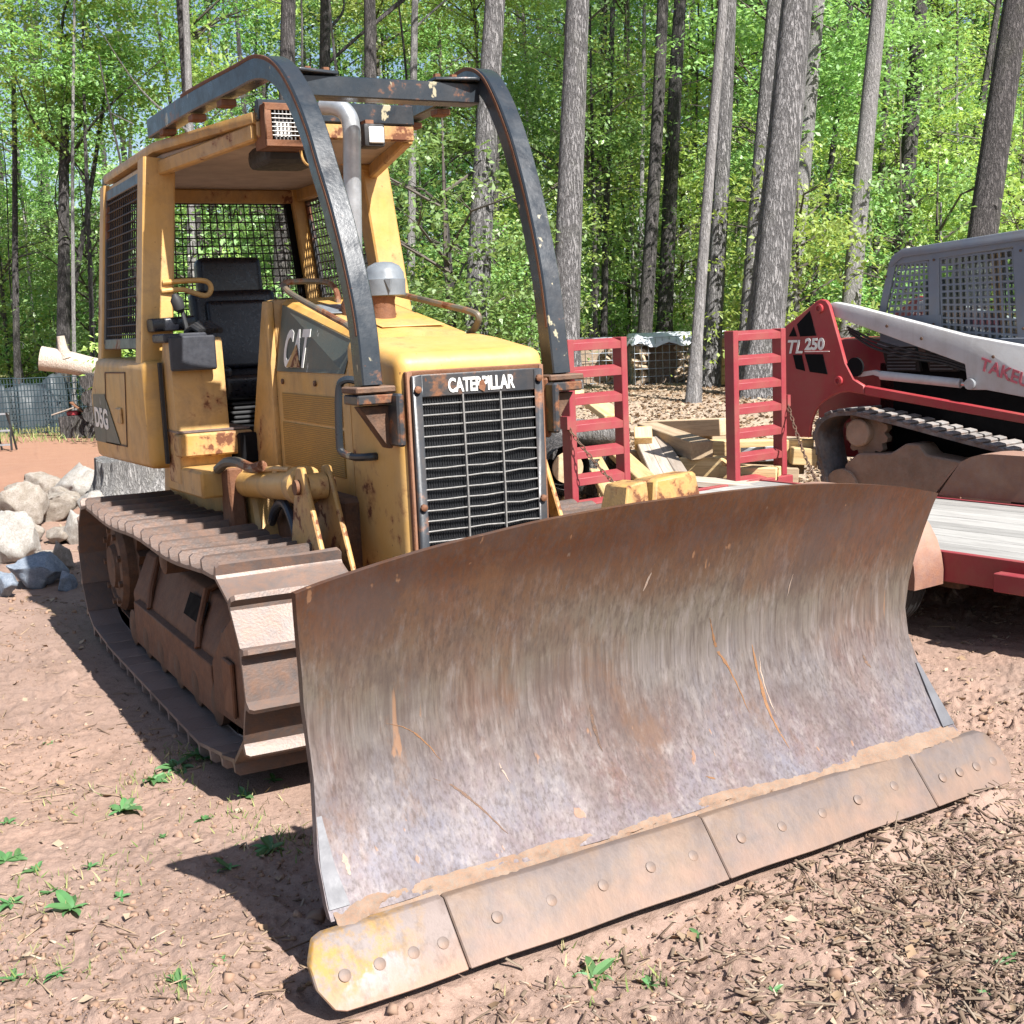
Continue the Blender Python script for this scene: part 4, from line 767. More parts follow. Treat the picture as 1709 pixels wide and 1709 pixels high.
for s, xc in ((-1, -.165), (1, W+.165)):
    ys = (.78, 1.17)
    arc = [(ys[0]-.43*math.cos(t), .34+.43*math.sin(t)) for t in np.linspace(-.12, math.pi/2, 10)] + [(ys[1]+.43*math.sin(t), .34+.43*math.cos(t)) for t in np.linspace(0, math.pi/2+.12, 10)]
    inn = [(ys[0]-.40*math.cos(t), .34+.40*math.sin(t)) for t in np.linspace(-.12, math.pi/2, 10)] + [(ys[1]+.40*math.sin(t), .34+.40*math.cos(t)) for t in np.linspace(0, math.pi/2+.12, 10)]
    mb = MB(); rows = [[(xc-.12, y, z) for y, z in arc], [(xc+.12, y, z) for y, z in arc]]; rows2 = [[(xc-.12, y, z) for y, z in inn], [(xc+.12, y, z) for y, z in inn]]; n = len(arc)
    P = rows[0]+rows[1]+rows2[0]+rows2[1]; F = []
    for i in range(n-1): F += [(i, i+1, n+i+1, n+i), (2*n+i, 3*n+i, 3*n+i+1, 2*n+i+1), (i, 2*n+i, 2*n+i+1, i+1), (n+i, n+i+1, 3*n+i+1, 3*n+i)]
    F += [(0, n, 3*n, 2*n), (n-1, 3*n-1, 4*n-1, 2*n-1)]; mb.add(P, F); FE = T('fender', mb, M_fend, sharp=40)
    mb = MB(); sk = [(ys[0]-.26*math.cos(t), .34+.26*math.sin(t)) for t in np.linspace(-.2, .9, 8)]; a0 = [(ys[0]-.43*math.cos(t), .34+.43*math.sin(t)) for t in np.linspace(-.12, .9, 8)]
    mb.plate([[(xc+s*.118, y, z) for y, z in a0], [(xc+s*.118, y, z) for y, z in sk]], (s, 0, 0), .006); T('fender_skirt', mb, M_fend, FE)
    if s > 0:
        mb = MB(); mb.prism([(y, z) for y, z in arc]+[(arc[-1][0], .47), (arc[0][0], .47)], 'x', xc-.128, xc-.1205); T('fender_wall', mb, M_fend, FE)
    for y in (.75,):
        mb = MB(); mb.lathe([(.19, -.095), (.285, -.10), (.318, -.085), (.330, -.05), (.333, 0), (.330, .05), (.318, .085), (.285, .10), (.19, .095)], (xc, y, .333), (1, 0, 0), 40); TY = T('tyre', mb, M_rubber, sharp=60)
        for gx in (-.05, -.017, .017, .05): mb = MB(); mb.lathe([(.3335-(.004 if abs(gx) > .03 else 0), -.006), (.337-(.004 if abs(gx) > .03 else 0), -.005), (.337-(.004 if abs(gx) > .03 else 0), .005), (.3335-(.004 if abs(gx) > .03 else 0), .006)], (xc+gx*1.35, y, .333), (1, 0, 0), 40); T('tread_rib', mb, M_rubber, TY)
        mb = MB(); mb.lathe([(.19, -.07), (.15, s*.05), (.06, s*.06), (.05, s*.09), (.001, s*.09)], (xc, y, .333), (1, 0, 0), 20); T('rim', mb, M_galv, TY)
for y in (.75,): mb = MB(); mb.tube([(-.10, y, .333), (W+.10, y, .333)], .032, 10); T('axle', mb, M_rustd)
for y in (.40, 1.12): mb = MB(); mb.box(.08, .16, y-.06, y+.06, .24, .305); T('spring_hanger', mb, M_rustd); mb = MB(); mb.box(W-.16, W-.08, y-.06, y+.06, .24, .305); T('spring_hanger', mb, M_rustd)
mb = MB(); mb.bar((.3, YF, .38), (W/2, YF-1.1, .36), .07, .10); mb.bar((W-.3, YF, .38), (W/2, YF-1.1, .36), .07, .10); mb.box(W/2-.04, W/2+.04, YF-1.75, YF-1.0, .32, .40); T('tongue', mb, M_red, bevel=.004)
mb = MB(); mb.tube([(W/2+.12, YF-1.2, 0.0), (W/2+.12, YF-1.2, .75)], .03, 10); mb.lathe([(.09, 0), (.09, .015)], (W/2+.12, YF-1.2, .0), (0, 0, 1), 12); T('jack_stand', mb, M_rustd)
for i, x0 in enumerate((-.235, 1.375)):
    w = .54 if i == 0 else .585; z0, z1 = .455, 1.615; mb = MB(); y = YR+.055
    mb.box(x0, x0+.055, y, y+.10, z0, z1); mb2 = MB(); mb2.box(x0+w-.055, x0+w, y, y+.10, z0, z1)
    RP = T('ramp', mb, M_red, bevel=.004); tag(RP, 'red ladder ramp standing nearer the bulldozer' if i == 0 else 'red ladder ramp standing nearer the loader'); T('ramp_stile', mb2, M_red, RP, bevel=.004)
    for k in range(7):
        z = 1.588-k*.188; mb = MB(); mb.prism([(y+.004, z-.052), (y+.012, z-.052), (y+.012, z-.006), (y+.086, z+.016), (y+.086, z+.024), (y+.004, z+.0)], 'x', x0+.055, x0+w-.055); T('ramp_rung', mb, M_red, RP, bevel=.002)
    mb = MB(); xx = x0-.035 if i == 0 else x0+w; mb.box(xx, xx+.035, y-.01, y+.07, 1.00, 1.09); T('chain_lug', mb, M_red, RP)
    # chain
    a = Vector((x0-.02 if i == 0 else x0+w+.02, y+.01, 1.02)); b = Vector((x0+.22, YR-.42, .475)) if i == 0 else Vector((W+.03, YR-.55, .47)); n = 22; mb = MB()
    for k in range(n):
        p = a.lerp(b, (k+.5)/n); p.z -= .05*math.sin(math.pi*(k+.5)/n); dd = (b-a).normalized(); sd = dd.cross(Vector((0, 0, 1))).normalized(); up = sd if k % 2 else sd.cross(dd); l = (b-a).length/n*.74
        ring = [p+dd*(l*math.cos(t))+up*(.012*math.sin(t)) for t in np.linspace(0, 2*math.pi, 9)]; mb.tube(ring, .0042, 5, False)
    tag(T('chain', mb, M_rustd), kind='stuff')
# ------------------------------------------------------------------ compact track loader (local x forward, y towards its far side)
M_lred = paint('loader_red', (.30, .018, .028), rust=.12, dirt=.25, rough=.4, fade=.05); M_lwht = paint('loader_white', (.47, .47, .47), rust=.10, dirt=.25, rough=.42, fade=.1)
M_lgry = paint('loader_cab_grey', (.125, .155, .205), rust=.05, dirt=.2, rough=.45, fade=.1); M_tan = rusty('loader_dirt_steel', (.20, .15, .11), (.32, .24, .18), dust=.6, rough=.85, metal=.05)
M_trk = rusty('loader_rubber_track', (.045, .045, .048), (.085, .082, .08), dust=.55, rough=.8, metal=0, dcol=(.33, .32, .31)); M_pink = plain('lettering_red', (.55, .13, .16), .5)
_g = NT('cab_glass'); _gl = _g.n('ShaderNodeBsdfGlass'); _gl.inputs['IOR'].default_value = 1.02; _gl.inputs['Color'].default_value = (.88, .93, .93, 1); _gl.inputs['Roughness'].default_value = 0; _gs = _g.n('ShaderNodeBsdfGlossy'); _gs.inputs['Roughness'].default_value = .04; _tr = _g.n('ShaderNodeBsdfTransparent'); _tr.inputs[0].default_value = (.86, .91, .92, 1); _mx = _g.n('ShaderNodeMixShader'); _mx.inputs[0].default_value = .10
_g.t.links.new(_tr.outputs[0], _mx.inputs[1]); _g.t.links.new(_gs.outputs[0], _mx.inputs[2]); _g.t.links.new(_mx.outputs[0], _g.out.inputs[0]); M_glass = _g.m
CY0_ = .25
LD = thing('track_loader', 'red and white compact track loader with grey mesh-sided cab', 'loader', (4.84, 3.18, 0), math.atan2(-.98, .2))
def L(name, mb, mat, parent=None, **k): return obj(name, mb, mat, parent or LD, **k)
tower = [(-.655, .72), (-.66, 1.58), (-.637, 1.626), (-.546, 1.676), (-.322, 1.815), (-.28, 1.83), (-.229, 1.818), (-.198, 1.779), (-.093, 1.461), (-.049, 1.322), (.026, 1.197), (.123, 1.147), (.123, 1.075), (-.02, 1.095), (-.11, 1.085), (-.20, 1.05), (-.282, 1.001), (-.345, .93), (-.385, .84), (-.40, .72)]
wins = ([(-.386, 1.741), (-.324, 1.541), (-.483, 1.538), (-.514, 1.636)], [(-.547, 1.617), (-.516, 1.539), (-.597, 1.54)], [(-.437, 1.395), (-.263, 1.393), (-.217, 1.233), (-.39, 1.252)], [(-.558, 1.39), (-.469, 1.389), (-.438, 1.259), (-.527, 1.278)])
arm = [(-.30, 1.775), (-.19, 1.800), (-.017, 1.765), (.953, 1.516), (1.433, 1.429), (1.95, 1.25), (2.15, .80), (2.18, .45), (2.02, .45), (1.90, .85), (1.70, 1.02), (1.44, 1.071), (1.123, 1.123), (.983, 1.121), (.955, 1.307), (-.153, 1.677), (-.28, 1.70)]
for side in (0, 1):
    y0 = 0. if side == 0 else 1.38; mb = MB(); mb.prism(tower, 'y', y0, y0+.035); TW = L('rear_tower', mb, M_lred, bevel=.008)
    if side == 0:
        for w in wins: mb = MB(); mb.prism(w, 'y', -.004, .002); L('tower_vent', mb, M_dark, TW)
        t = text_mb('TL', .150, (-.625, -.006, 1.405), (1, 0, 0), (0, 0, 1), bold=.003, shear=.25, depth=.003); L('model_lettering', t, M_white, TW)
        t = text_mb('250', .125, (-.435, -.006, 1.432), (1, 0, 0), (0, 0, 1), bold=.005, depth=.003, shear=.08); L('model_lettering', t, M_white, TW); mb = MB(); mb.box(-.44, -.2, -.005, .001, 1.412, 1.418); L('underline', mb, M_white, TW)
        for k, z in ((-.291, 1.755), (-.11, 1.183)): mb = MB(); mb.lathe([(.038, -.0), (.036, .02), (.020, .022), (.018, .012), (.001, .012)], (k, .0, z), (0, -1, 0), 16); L('pivot_pin', mb, M_lred, TW)
        mb = MB(); mb.lathe([(.075, 0), (.075, .02), (.001, .02)], (.03, .03, 1.29), (0, -1, 0), 20); L('access_hole', mb, M_dark, TW)
    ya = -.03 if side == 0 else 1.29; mb = MB(); mb.prism(arm, 'y', ya+.075, ya+.17); AR = L('lift_arm', mb, M_lwht, bevel=.012, seg=2)
    if side == 0:
        t = text_mb('TAKEUCHI', .125, (1.075, ya+.070, 1.272), (.945, 0, -.327), (.327, 0, .945), bold=.003, shear=-.1, sx=1.02, depth=.003); L('maker_lettering', t, M_pink, AR)
        mb = MB(); mb.lathe([(.04, 0), (.04, .03), (.02, .032), (.001, .03)], (1.01, ya+.074, 1.165), (0, -1, 0), 14); L('pivot_pin', mb, M_galv, AR)
    mb = MB(); mb.tube([(.22, ya+.12, 1.222), (.90, ya+.12, 1.165)], .035, 14); CYL = L('lift_cylinder', mb, M_lwht); mb = MB(); mb.tube([(.90, ya+.12, 1.165), (1.0, ya+.12, 1.158)], .018, 10); L('piston_rod', mb, M_chrome, CYL); mb = MB(); mb.bar((.02, ya+.12, 1.225), (.16, ya+.12, 1.245), .05, .035); mb.bar((.16, ya+.12, 1.245), (.26, ya+.12, 1.218), .05, .035); L('cylinder_link', mb, M_lwht, CYL)
    yr = .0 if side == 0 else 1.37; mb = MB(); mb.prism([(.126, 1.147), (1.50, .950), (2.0, .80), (2.0, .70), (1.50, .885), (.126, 1.072)], 'y', yr, yr+.05); L('body_sill', mb, M_lred, bevel=.008)
    # undercarriage
    yt = .03 if side == 0 else 1.02; pth = [(0., .945), (-.2, .925), (-.325, .86), (-.375, .76), (-.355, .60), (-.31, .42), (-.24, .22), (-.14, .10), (0, .05), (.4, .045), (1.0, .045), (1.5, .05), (1.72, .11), (1.84, .25), (1.83, .42), (1.70, .57), (1.45, .665), (.9, .775), (.4, .875)]
    sp = smooth_path([(x, 0, z) for x, z in pth]+[(0., 0, .945)], 5); pts = [(p.x, p.z) for p in sp[:-1]]; N = len(pts); mb = MB(); P = []; F = []
    for i in range(N):
        a, b = Vector((pts[i-1][0], pts[i-1][1])), Vector((pts[(i+1) % N][0], pts[(i+1) % N][1])); d = (b-a).normalized(); nn = Vector((d.y, -d.x)); c = Vector((pts[i][0]-.7, pts[i][1]-.45))
        if nn.dot(c) < 0: nn = -nn
        q = Vector(pts[i]); i0 = q-nn*.035
        for yy in (yt, yt+.34): P += [(q.x, yy, q.y), (i0.x, yy, i0.y)]
    for i in range(N):
        j = (i+1) % N
        for a, b in ((0, 2), (2, 3), (3, 1), (1, 0)): F.append((i*4+a, j*4+a, j*4+b, i*4+b))
    mb.add(P, F); TK = L('rubber_track', mb, M_trk, sharp=40)
    tot = [0]; 
    for i in range(N): tot.append(tot[-1]+(Vector(pts[(i+1) % N])-Vector(pts[i])).length)
    lug = MB(); lug.box(-.036, .036, -.175, .175, -.012, .020); lm = mesh_of('track_lug', lug, M_trk, bevel=.008, center=False)[0]; nl = 44
    for k in range(nl):
        s = tot[-1]*k/nl; i = max(q for q in range(N) if tot[q] <= s); f = (s-tot[i])/(tot[i+1]-tot[i]); a, b = Vector(pts[i]), Vector(pts[(i+1) % N]); p = a.lerp(b, f); d = (b-a).normalized(); nn = Vector((d.y, -d.x)); c = Vector((p.x-.7, p.y-.45))
        if nn.dot(c) < 0: nn = -nn
        o = inst('track_lug', lm, (p.x, yt+.17, p.y), TK); t3 = Vector((d.x, 0, d.y)); n3 = Vector((nn.x, 0, nn.y)); o.rotation_euler = Matrix((t3, n3.cross(t3), n3)).transposed().to_euler()
    mb = MB(); pr = []
    for k in range(36): t = 2*math.pi*k/36; r = .20 if (k % 3) else .165; pr.append((.04+r*math.cos(t), .765+r*math.sin(t)))
    mb.prism(pr, 'y', yt+.12, yt+.18); SPK2 = L('drive_sprocket', mb, M_tan); mb = MB(); mb.lathe([(.11, 0), (.11, .06), (.10, .07), (.001, .07)], (.0, yt+.12, .765), (0, -1, 0), 26); L('sprocket_hub', mb, M_tan, SPK2)
    mb = MB(); mb.prism([(-.13, .50), (0., .60), (.30, .615), (.44, .70), (.55, .70), (.62, .62), (1.45, .52), (1.55, .34), (1.5, .20), (0, .20), (-.1, .30)], 'y', yt+.06, yt+.28); L('roller_frame', mb, M_tan, bevel=.012)
    for k, z, r in ((-.14, .32, .15), (1.62, .34, .20), (.30, .18, .09), (.62, .18, .09), (.94, .18, .09), (1.26, .18, .09)): mb = MB(); mb.lathe([(.02, -.03), (r, -.02), (r, .22), (.02, .23)], (k, yt+.05, z), (0, 1, 0), 20); L('track_wheel', mb, M_tan)
for k in range(3):                                     # hoses and fittings along the near arm
    mb = MB(); mb.tube(smooth_path([(-.10, .10+.012*k, 1.60-.02*k), (.12, .11, 1.50-.03*k), (.40, .12, 1.42-.03*k), (.70, .12, 1.36-.02*k), (.93, .11, 1.30-.02*k)], 6), .010, 7); L('hydraulic_hose', mb, M_rubber)
for k, z in ((1.18, 1.36), (1.30, 1.20), (.60, 1.50), (.3, 1.60)): mb = MB(); mb.lathe([(.012, 0), (.012, .006), (.001, .008)], (k, .0445, z), (0, -1, 0), 8); L('arm_bolt', mb, M_rustd)
for k, z in ((.10, 1.75), (.16, 1.98), (.58, 1.60), (.58, 2.08), (1.30, 1.55), (1.27, 2.10)): mb = MB(); mb.lathe([(.010, 0), (.010, .006), (.001, .008)], (k, CY0_-.016, z), (0, -1, 0), 8); L('cab_bolt', mb, M_rustd)
mb = MB(); mb.box(.86, .93, .296, .300, 1.33, 1.40); L('warning_sticker', mb, M_white)
mb = MB(); mb.box(-.62, .15, .40, 1.02, .52, 1.50); L('engine_hood', mb, M_lred, bevel=.03, seg=2)
mb = MB(); mb.box(.0, 1.75, .40, 1.0, .38, 1.30); L('engine_bay', mb, M_dark)
for x0, x1 in ((.12, .42), (.50, .74)):
    mb = MB(); mb.prism([(x0, 1.24), (x1, 1.24), (x1-.05, 1.44), (x0-.05, 1.44)], 'y', .31, .35); LV = L('engine_louvre', mb, M_wiredk, bevel=.004)
    for k in range(7): mb = MB(); mb.box(x0+.01, x1-.04, .300, .309, 1.255+k*.026, 1.263+k*.026); L('louvre_slat', mb, M_gray, LV)
# cab
CY0, CY1 = .25, 1.17
cabp = [(.07, 1.45), (.09, 1.687), (.185, 2.06), (.225, 2.12), (.306, 2.165), (1.70, 2.26), (1.78, 2.20), (1.80, 1.45)]
def cab_side(y, nm):
    out = MB(); w1 = [(.165, 1.66), (.545, 1.66), (.52, 2.07), (.262, 2.065)]; w2 = [(.645, 1.50), (1.26, 1.45), (1.20, 2.11), (.625, 2.085)]
    bars = [((.08, 1.46), (1.79, 1.46), .05), ((.105, 1.57), (.64, 1.57), .20), ((.10, 1.62), (.215, 2.08), .06), ((.23, 2.105), (1.74, 2.21), .085), ((.58, 1.50), (.575, 2.12), .085), ((1.31, 1.44), (1.26, 2.15), .11), ((1.74, 1.45), (1.72, 2.2), .08)]
    root = None
    for i, (a, b, w) in enumerate(bars):
        mb = MB(); mb.bar((a[0], y, a[1]), (b[0], y, b[1]), w, .03-.0015*i, (0, 1, 0)); root = L(nm, mb, M_lgry, root, bevel=.004) if root is None else (L('cab_frame_bar', mb, M_lgry, root, bevel=.004), root)[1]
    for q, nu, nv in ((w1, 7, 9), (w2, 11, 12)):
        mb = MB(); P = [Vector((p[0], y, p[1])) for p in q]; f = lambda a, b: (P[0]*(1-a)+P[1]*a)*(1-b)+(P[3]*(1-a)+P[2]*a)*b
        for i in range(nu+1): mb.bar(f(i/nu, 0), f(i/nu, 1), .015, .004, (0, 1, 0))
        for j in range(nv+1): mb.bar(f(0, j/nv), f(1, j/nv), .015, .0034, (0, 1, 0))
        tag(L('window_grid', mb, M_lgry, root), kind='stuff')
        mb = MB(); mb.plate([[p+Vector((0, .02, 0)) for p in (P[0], P[1])], [p+Vector((0, .02, 0)) for p in (P[3], P[2])]], (0, 1, 0), .004); L('window_pane', mb, M_glass, root)
    return root
cab_side(CY0, 'cab_side_panel'); cab_side(CY1, 'cab_side_panel')
mb = MB(); mb.prism([(.185, 2.07), (.225, 2.135), (.306, 2.18), (1.72, 2.275), (1.80, 2.24), (1.80, 2.20), (.31, 2.115), (.21, 2.05)], 'y', CY0-.03, CY1+.03); L('cab_roof', mb, M_lgry, bevel=.012, seg=2)
mb = MB(); mb.box(.09, .14, CY0+.02, CY1-.02, 1.45, 1.62); L('cab_rear_panel', mb, M_lgry)
mb = MB(); mb.box(.35, .85, .48, .95, 1.30, 1.48); SE2 = L('loader_seat', mb, M_vinyl, bevel=.04, seg=3); mb = MB(); mb.box(.32, .44, .50, .93, 1.45, 1.95); L('seat_back', mb, M_vinyl, SE2, bevel=.04, seg=3)
mb = MB(); mb.box(1.95, 2.55, -.08, 1.50, .06, .10); mb.prism([(1.98, .10), (2.05, .10), (2.12, .62), (2.02, .60)], 'y', -.08, 1.50); L('bucket', mb, M_rust, bevel=.01)
# ------------------------------------------------------------------ yard: rocks, stump, logs, lumber, cages
def bark_mat(name, a, b, ridge=1., scale=1.):
    t = NT(name); v = t.vec((scale, scale, .075*scale)); n1 = t.noise(27, 5, .62, vec=v, dist=.35); n2 = t.noise(4, 5, .6, vec=t.vec((1, 1, .4))); n3 = t.noise(55, 4, .7, vec=t.vec((1, 1, .3))); fur = t.noise(46, 3, .5, vec=v, dist=.8)
    cr = t.ramp(t.math('ABSOLUTE', t.math('SUBTRACT', n1, .5)), [(.0, 0.), (.055, 1.)]); cr = t.math('MULTIPLY', cr, t.ramp(fur, [(.36, 0.), (.5, 1.)]))
    c = t.mix(t.ramp(n3, [(.3, 0.), (.7, 1.)]), a, b); c = t.mix(t.math('MULTIPLY', t.math('SUBTRACT', 1., cr), .85*min(1, ridge)), c, lerp3(a, (0, 0, 0), .70))
    c = t.mix(t.math('MULTIPLY', t.ramp(n2, [(.45, 0.), (.68, 1.)]), .55), c, lerp3(a, b, .15)); c = t.mix(t.math('MULTIPLY', t.ramp(t.noise(2.2, 3, .5), [(.55, 0.), (.7, 1.)]), .35), c, lerp3(a, (.10, .11, .05), .5))
    return t.fin(c, .92, 0, t.bump(t.math('ADD', t.math('MULTIPLY', cr, 1.2*ridge), n3), .9, .035))
M_barkl = bark_mat('bark_grey_ridged', (.17, .162, .16), (.36, .345, .34)); M_barkd = bark_mat('bark_dark', (.075, .066, .064), (.155, .14, .135)); M_barks = bark_mat('bark_smooth', (.20, .19, .185), (.33, .315, .305), ridge=.4, scale=.8)
def rock_mat(name, a, b, c3):
    t = NT(name); oi = t.n('ShaderNodeObjectInfo'); ad = t.n('ShaderNodeVectorMath', operation='ADD'); t.put(ad.inputs[0], t.tc.outputs['Object']); t.put(ad.inputs[1], oi.outputs['Location']); v = ad.outputs[0]
    n1 = t.noise(3.5, 6, .65, vec=v); n2 = t.noise(18, 6, .7, vec=v); n3 = t.noise(70, 4, .7, vec=v); c = t.mix(t.ramp(n1, [(.35, 0.), (.65, 1.)]), a, b); c = t.mix(t.math('MULTIPLY', t.ramp(n2, [(.45, 0.), (.7, 1.)]), .7), c, c3); c = t.mix(t.math('MULTIPLY', t.ramp(n3, [(.5, 0.), (.7, 1.)]), .35), c, lerp3(c3, (0, 0, 0), .5))
    return t.fin(c, .9, 0, t.bump(t.math('ADD', n2, n3), .6, .02))
M_rk = rock_mat('boulder_tan', (.26, .22, .175), (.38, .34, .295), (.15, .115, .085)); M_rkw = rock_mat('boulder_pale', (.32, .295, .26), (.44, .42, .39), (.19, .16, .13)); M_rkb = rock_mat('boulder_blue_grey', (.17, .21, .27), (.32, .36, .41), (.11, .13, .17))
def rock_mesh(name, seed, mat):
    r = np.random.RandomState(seed); bm = bmesh.new(); bmesh.ops.create_icosphere(bm, subdivisions=4, radius=1)
    P = np.array([v.co for v in bm.verts]); q = P.copy()
    for _ in range(17):                                   # broken faces
        n = r.normal(size=3); n /= np.linalg.norm(n); d = r.uniform(.5, .85); h = q@n-d; q -= np.outer(np.maximum(h, 0)*.985, n)
    nz = fbm(q[:, 0]*2+5*seed, q[:, 1]*2+q[:, 2]*1.7, seed, 4)[:, None]; n2 = fbm(q[:, 0]*9+seed, q[:, 1]*9+q[:, 2]*7, seed+3, 3)[:, None]; q = q*(1+.24*nz+.09*n2)
    for v, p in zip(bm.verts, q): v.co = p
    for f in bm.faces: f.smooth = True
    for e in bm.edges: e.smooth = e.calc_face_angle(0) < .30
    me = bpy.data.meshes.new(name); bm.to_mesh(me); bm.free(); me.materials.append(mat); return me
ROCKS = [(66, 838, 62, 46, 0, 'tan angular boulder at the back left of the rock pile'), (128, 838, 84, 56, 1, 'broad pale boulder next to the bulldozer track'), (168, 832, 46, 52, 1, 'whitish rounded boulder in front of the stump'), (78, 872, 86, 46, 0, 'flat-topped tan boulder in the middle of the rock pile'),
         (4, 936, 84, 92, 1, 'large smooth pale boulder cut by the left picture edge'), (34, 884, 60, 62, 0, 'pinkish tan boulder leaning on the pale one at the left edge'), (52, 976, 96, 56, 2, 'blue-grey broken rock lowest in the rock pile'), (102, 946, 34, 42, 0, 'small upright tan stone beside the track'),
         (110, 978, 30, 30, 2, 'small blue-grey stone against the bottom of the track'), (6, 992, 34, 40, 2, 'grey stone at the left edge below the blue-grey rock'), (22, 834, 40, 26, 0, 'low tan stone far left behind the rock pile'), (92, 905, 40, 30, 0, 'brown stone half buried in the middle of the pile'), (150, 870, 50, 40, 1, 'pale stone tucked behind the rear of the track'),
         (45, 905, 44, 34, 0, 'brownish stone between the pale boulder and the middle of the pile'), (118, 905, 40, 44, 1, 'pale angular stone right beside the track'), (75, 942, 42, 30, 0, 'low tan stone above the blue-grey rock'), (36, 850, 40, 36, 1, 'grey-white stone wedged at the top left of the pile'), (100, 852, 44, 40, 0, 'tan stone wedged between the two broad boulders')]
for i, (u, vb, w, h, k, lab) in enumerate(ROCKS):
    p = onz(u, vb, 0); Dp = float((p-CAM)@CF); sx = w*Dp/FP/2*1.36; sz = h*Dp/FP/2*1.5; me = rock_mesh('boulder', 40+i, (M_rk, M_rkw, M_rkb)[k])
    o = inst('boulder', me, (p[0]+_fh[0]*sx*.6, p[1]+_fh[1]*sx*.6, GZs(p[0], p[1])+sz*.62), None, (rnd.uniform(-.2, .2), rnd.uniform(-.2, .2), rnd.uniform(0, 6)), (sx, sx*rnd.uniform(.8, 1.), sz)); tag(o, lab, 'rock', 'rocks piled beside the bulldozer')
# stump behind the track
def ridged(rad, L, amp, n=48, m=10, flare=0., taper=0.):
    mb = MB(); rows = []
    for i in range(m+1):
        t = i/m; row = []
        for k in range(n):
            a = 2*math.pi*k/n; r = rad*(1-taper*t)*(1+flare*(1-t)**3*(1+.45*math.sin(5*a+1)))+amp*(vnoise(np.array([k*.9]), np.array([t*3]), 3)[0])+amp*.6*math.sin(k*2.1); row.append((r*math.cos(a), r*math.sin(a), L*t+(.05*math.sin(3*a)*rad if i == m else 0)))
        rows.append(row+row[:1])
    mb.grid(rows); mb.f += [tuple(m*(n+1)+k for k in range(n))]; return mb
p = onz(228, 838, 0); Dp = float((p-CAM)@CF); ST = thing('tree_stump', 'grey weathered tree stump behind the bulldozer track', 'stump', (p[0], p[1], GZs(p[0], p[1])-.06))
M_stump = bark_mat('stump_weathered', (.22, .21, .20), (.34, .33, .315), ridge=.55, scale=.9); obj('stump_wood', ridged(.40*Dp/13, .66*Dp/13*.80, .035, flare=.55, taper=.12), M_stump, ST, sharp=60)
for k in range(5): a = 1.3*k; mb = MB(); mb.tube([(.25*math.cos(a), .25*math.sin(a), .2), (.55*math.cos(a), .55*math.sin(a), .08), (.8*math.cos(a+.2), .8*math.sin(a+.2), .02)], [.14, .09, .03], 9); obj('root', mb, M_stump, ST)
# ---- lumber and logs between the trailer and the bank
def endp(u, v, Dd): return Vector(at(u, v, Dd))
M_lumm = wood('lumber_tan', (.33, .23, .14), (.50, .38, .25), axis='x')
M_end = wood('log_end', (.38, .26, .15), (.55, .42, .27), scale=.5)
def log(label, a, b, ra, rb, bark, nm='log', group='logs lying behind the bulldozer', n=26):
    a, b = Vector(a), Vector(b); mid = (a+b)/2; t = thing(nm, label, 'log', mid, 0, group, frame=mid); d = (b-a); m = 14; mb = MB(); up = d.normalized().orthogonal(); sx = d.normalized().cross(up); rows = []
    for i in range(m+1):
        q = a+d*(i/m); r = ra+(rb-ra)*i/m; rows.append([q+(up*math.cos(x)+sx*math.sin(x))*(r*(1+.09*fbm(np.array([k*.35]), np.array([i*.4]), int(ra*1000), 3)[0])) for k, x in enumerate(np.linspace(0, 2*math.pi, n+1)[:-1])]); rows[-1].append(rows[-1][0])
    mb.grid(rows); obj('log_bark', mb, bark, t, sharp=70)
    for q, r, s in ((a, ra, -1), (b, rb, 1)): mb = MB(); mb.lathe([(r*.995, -.012), (r*.97, .004), (r*.6, .006), (.001, .004)], q, d*s, n); obj('log_end', mb, M_end, t)
    return t
gl = lambda q: GZs(q[0], q[1])
def rest(q, h): return Vector((q[0], q[1], gl(q)+h))
log('short brown log with its sawn end facing the ramp', endp(896, 745, 10.7), endp(948, 781, 9.75), .13, .125, M_barkd)
log('long pale grey log lying across behind the first ramp', endp(870, 718, 10.9), endp(1040, 724, 10.7), .085, .085, M_barks)
log('dark log underneath the pale grey log', endp(880, 758, 11.0), endp(1035, 762, 10.8), .11, .11, M_barkd)
log('dark log lowest in the heap behind the first ramp', endp(885, 800, 10.4), endp(1000, 800, 10.3), .13, .13, M_barkd)
def beam(label, a, b, w, h, mat, group='beams in the lumber pile'):
    a, b = Vector(a), Vector(b); mid = (a+b)/2; d = b-a; L_ = d.length; mb = MB(); mb.box(-L_/2, L_/2, -w/2, w/2, -h/2, h/2); me, c = mesh_of('lumber_piece', mb, mat, .006); o = inst('lumber_piece', me, mid); o.rotation_euler = d.to_track_quat('X', 'Z').to_euler(); tag(o, label, 'lumber', group); return o
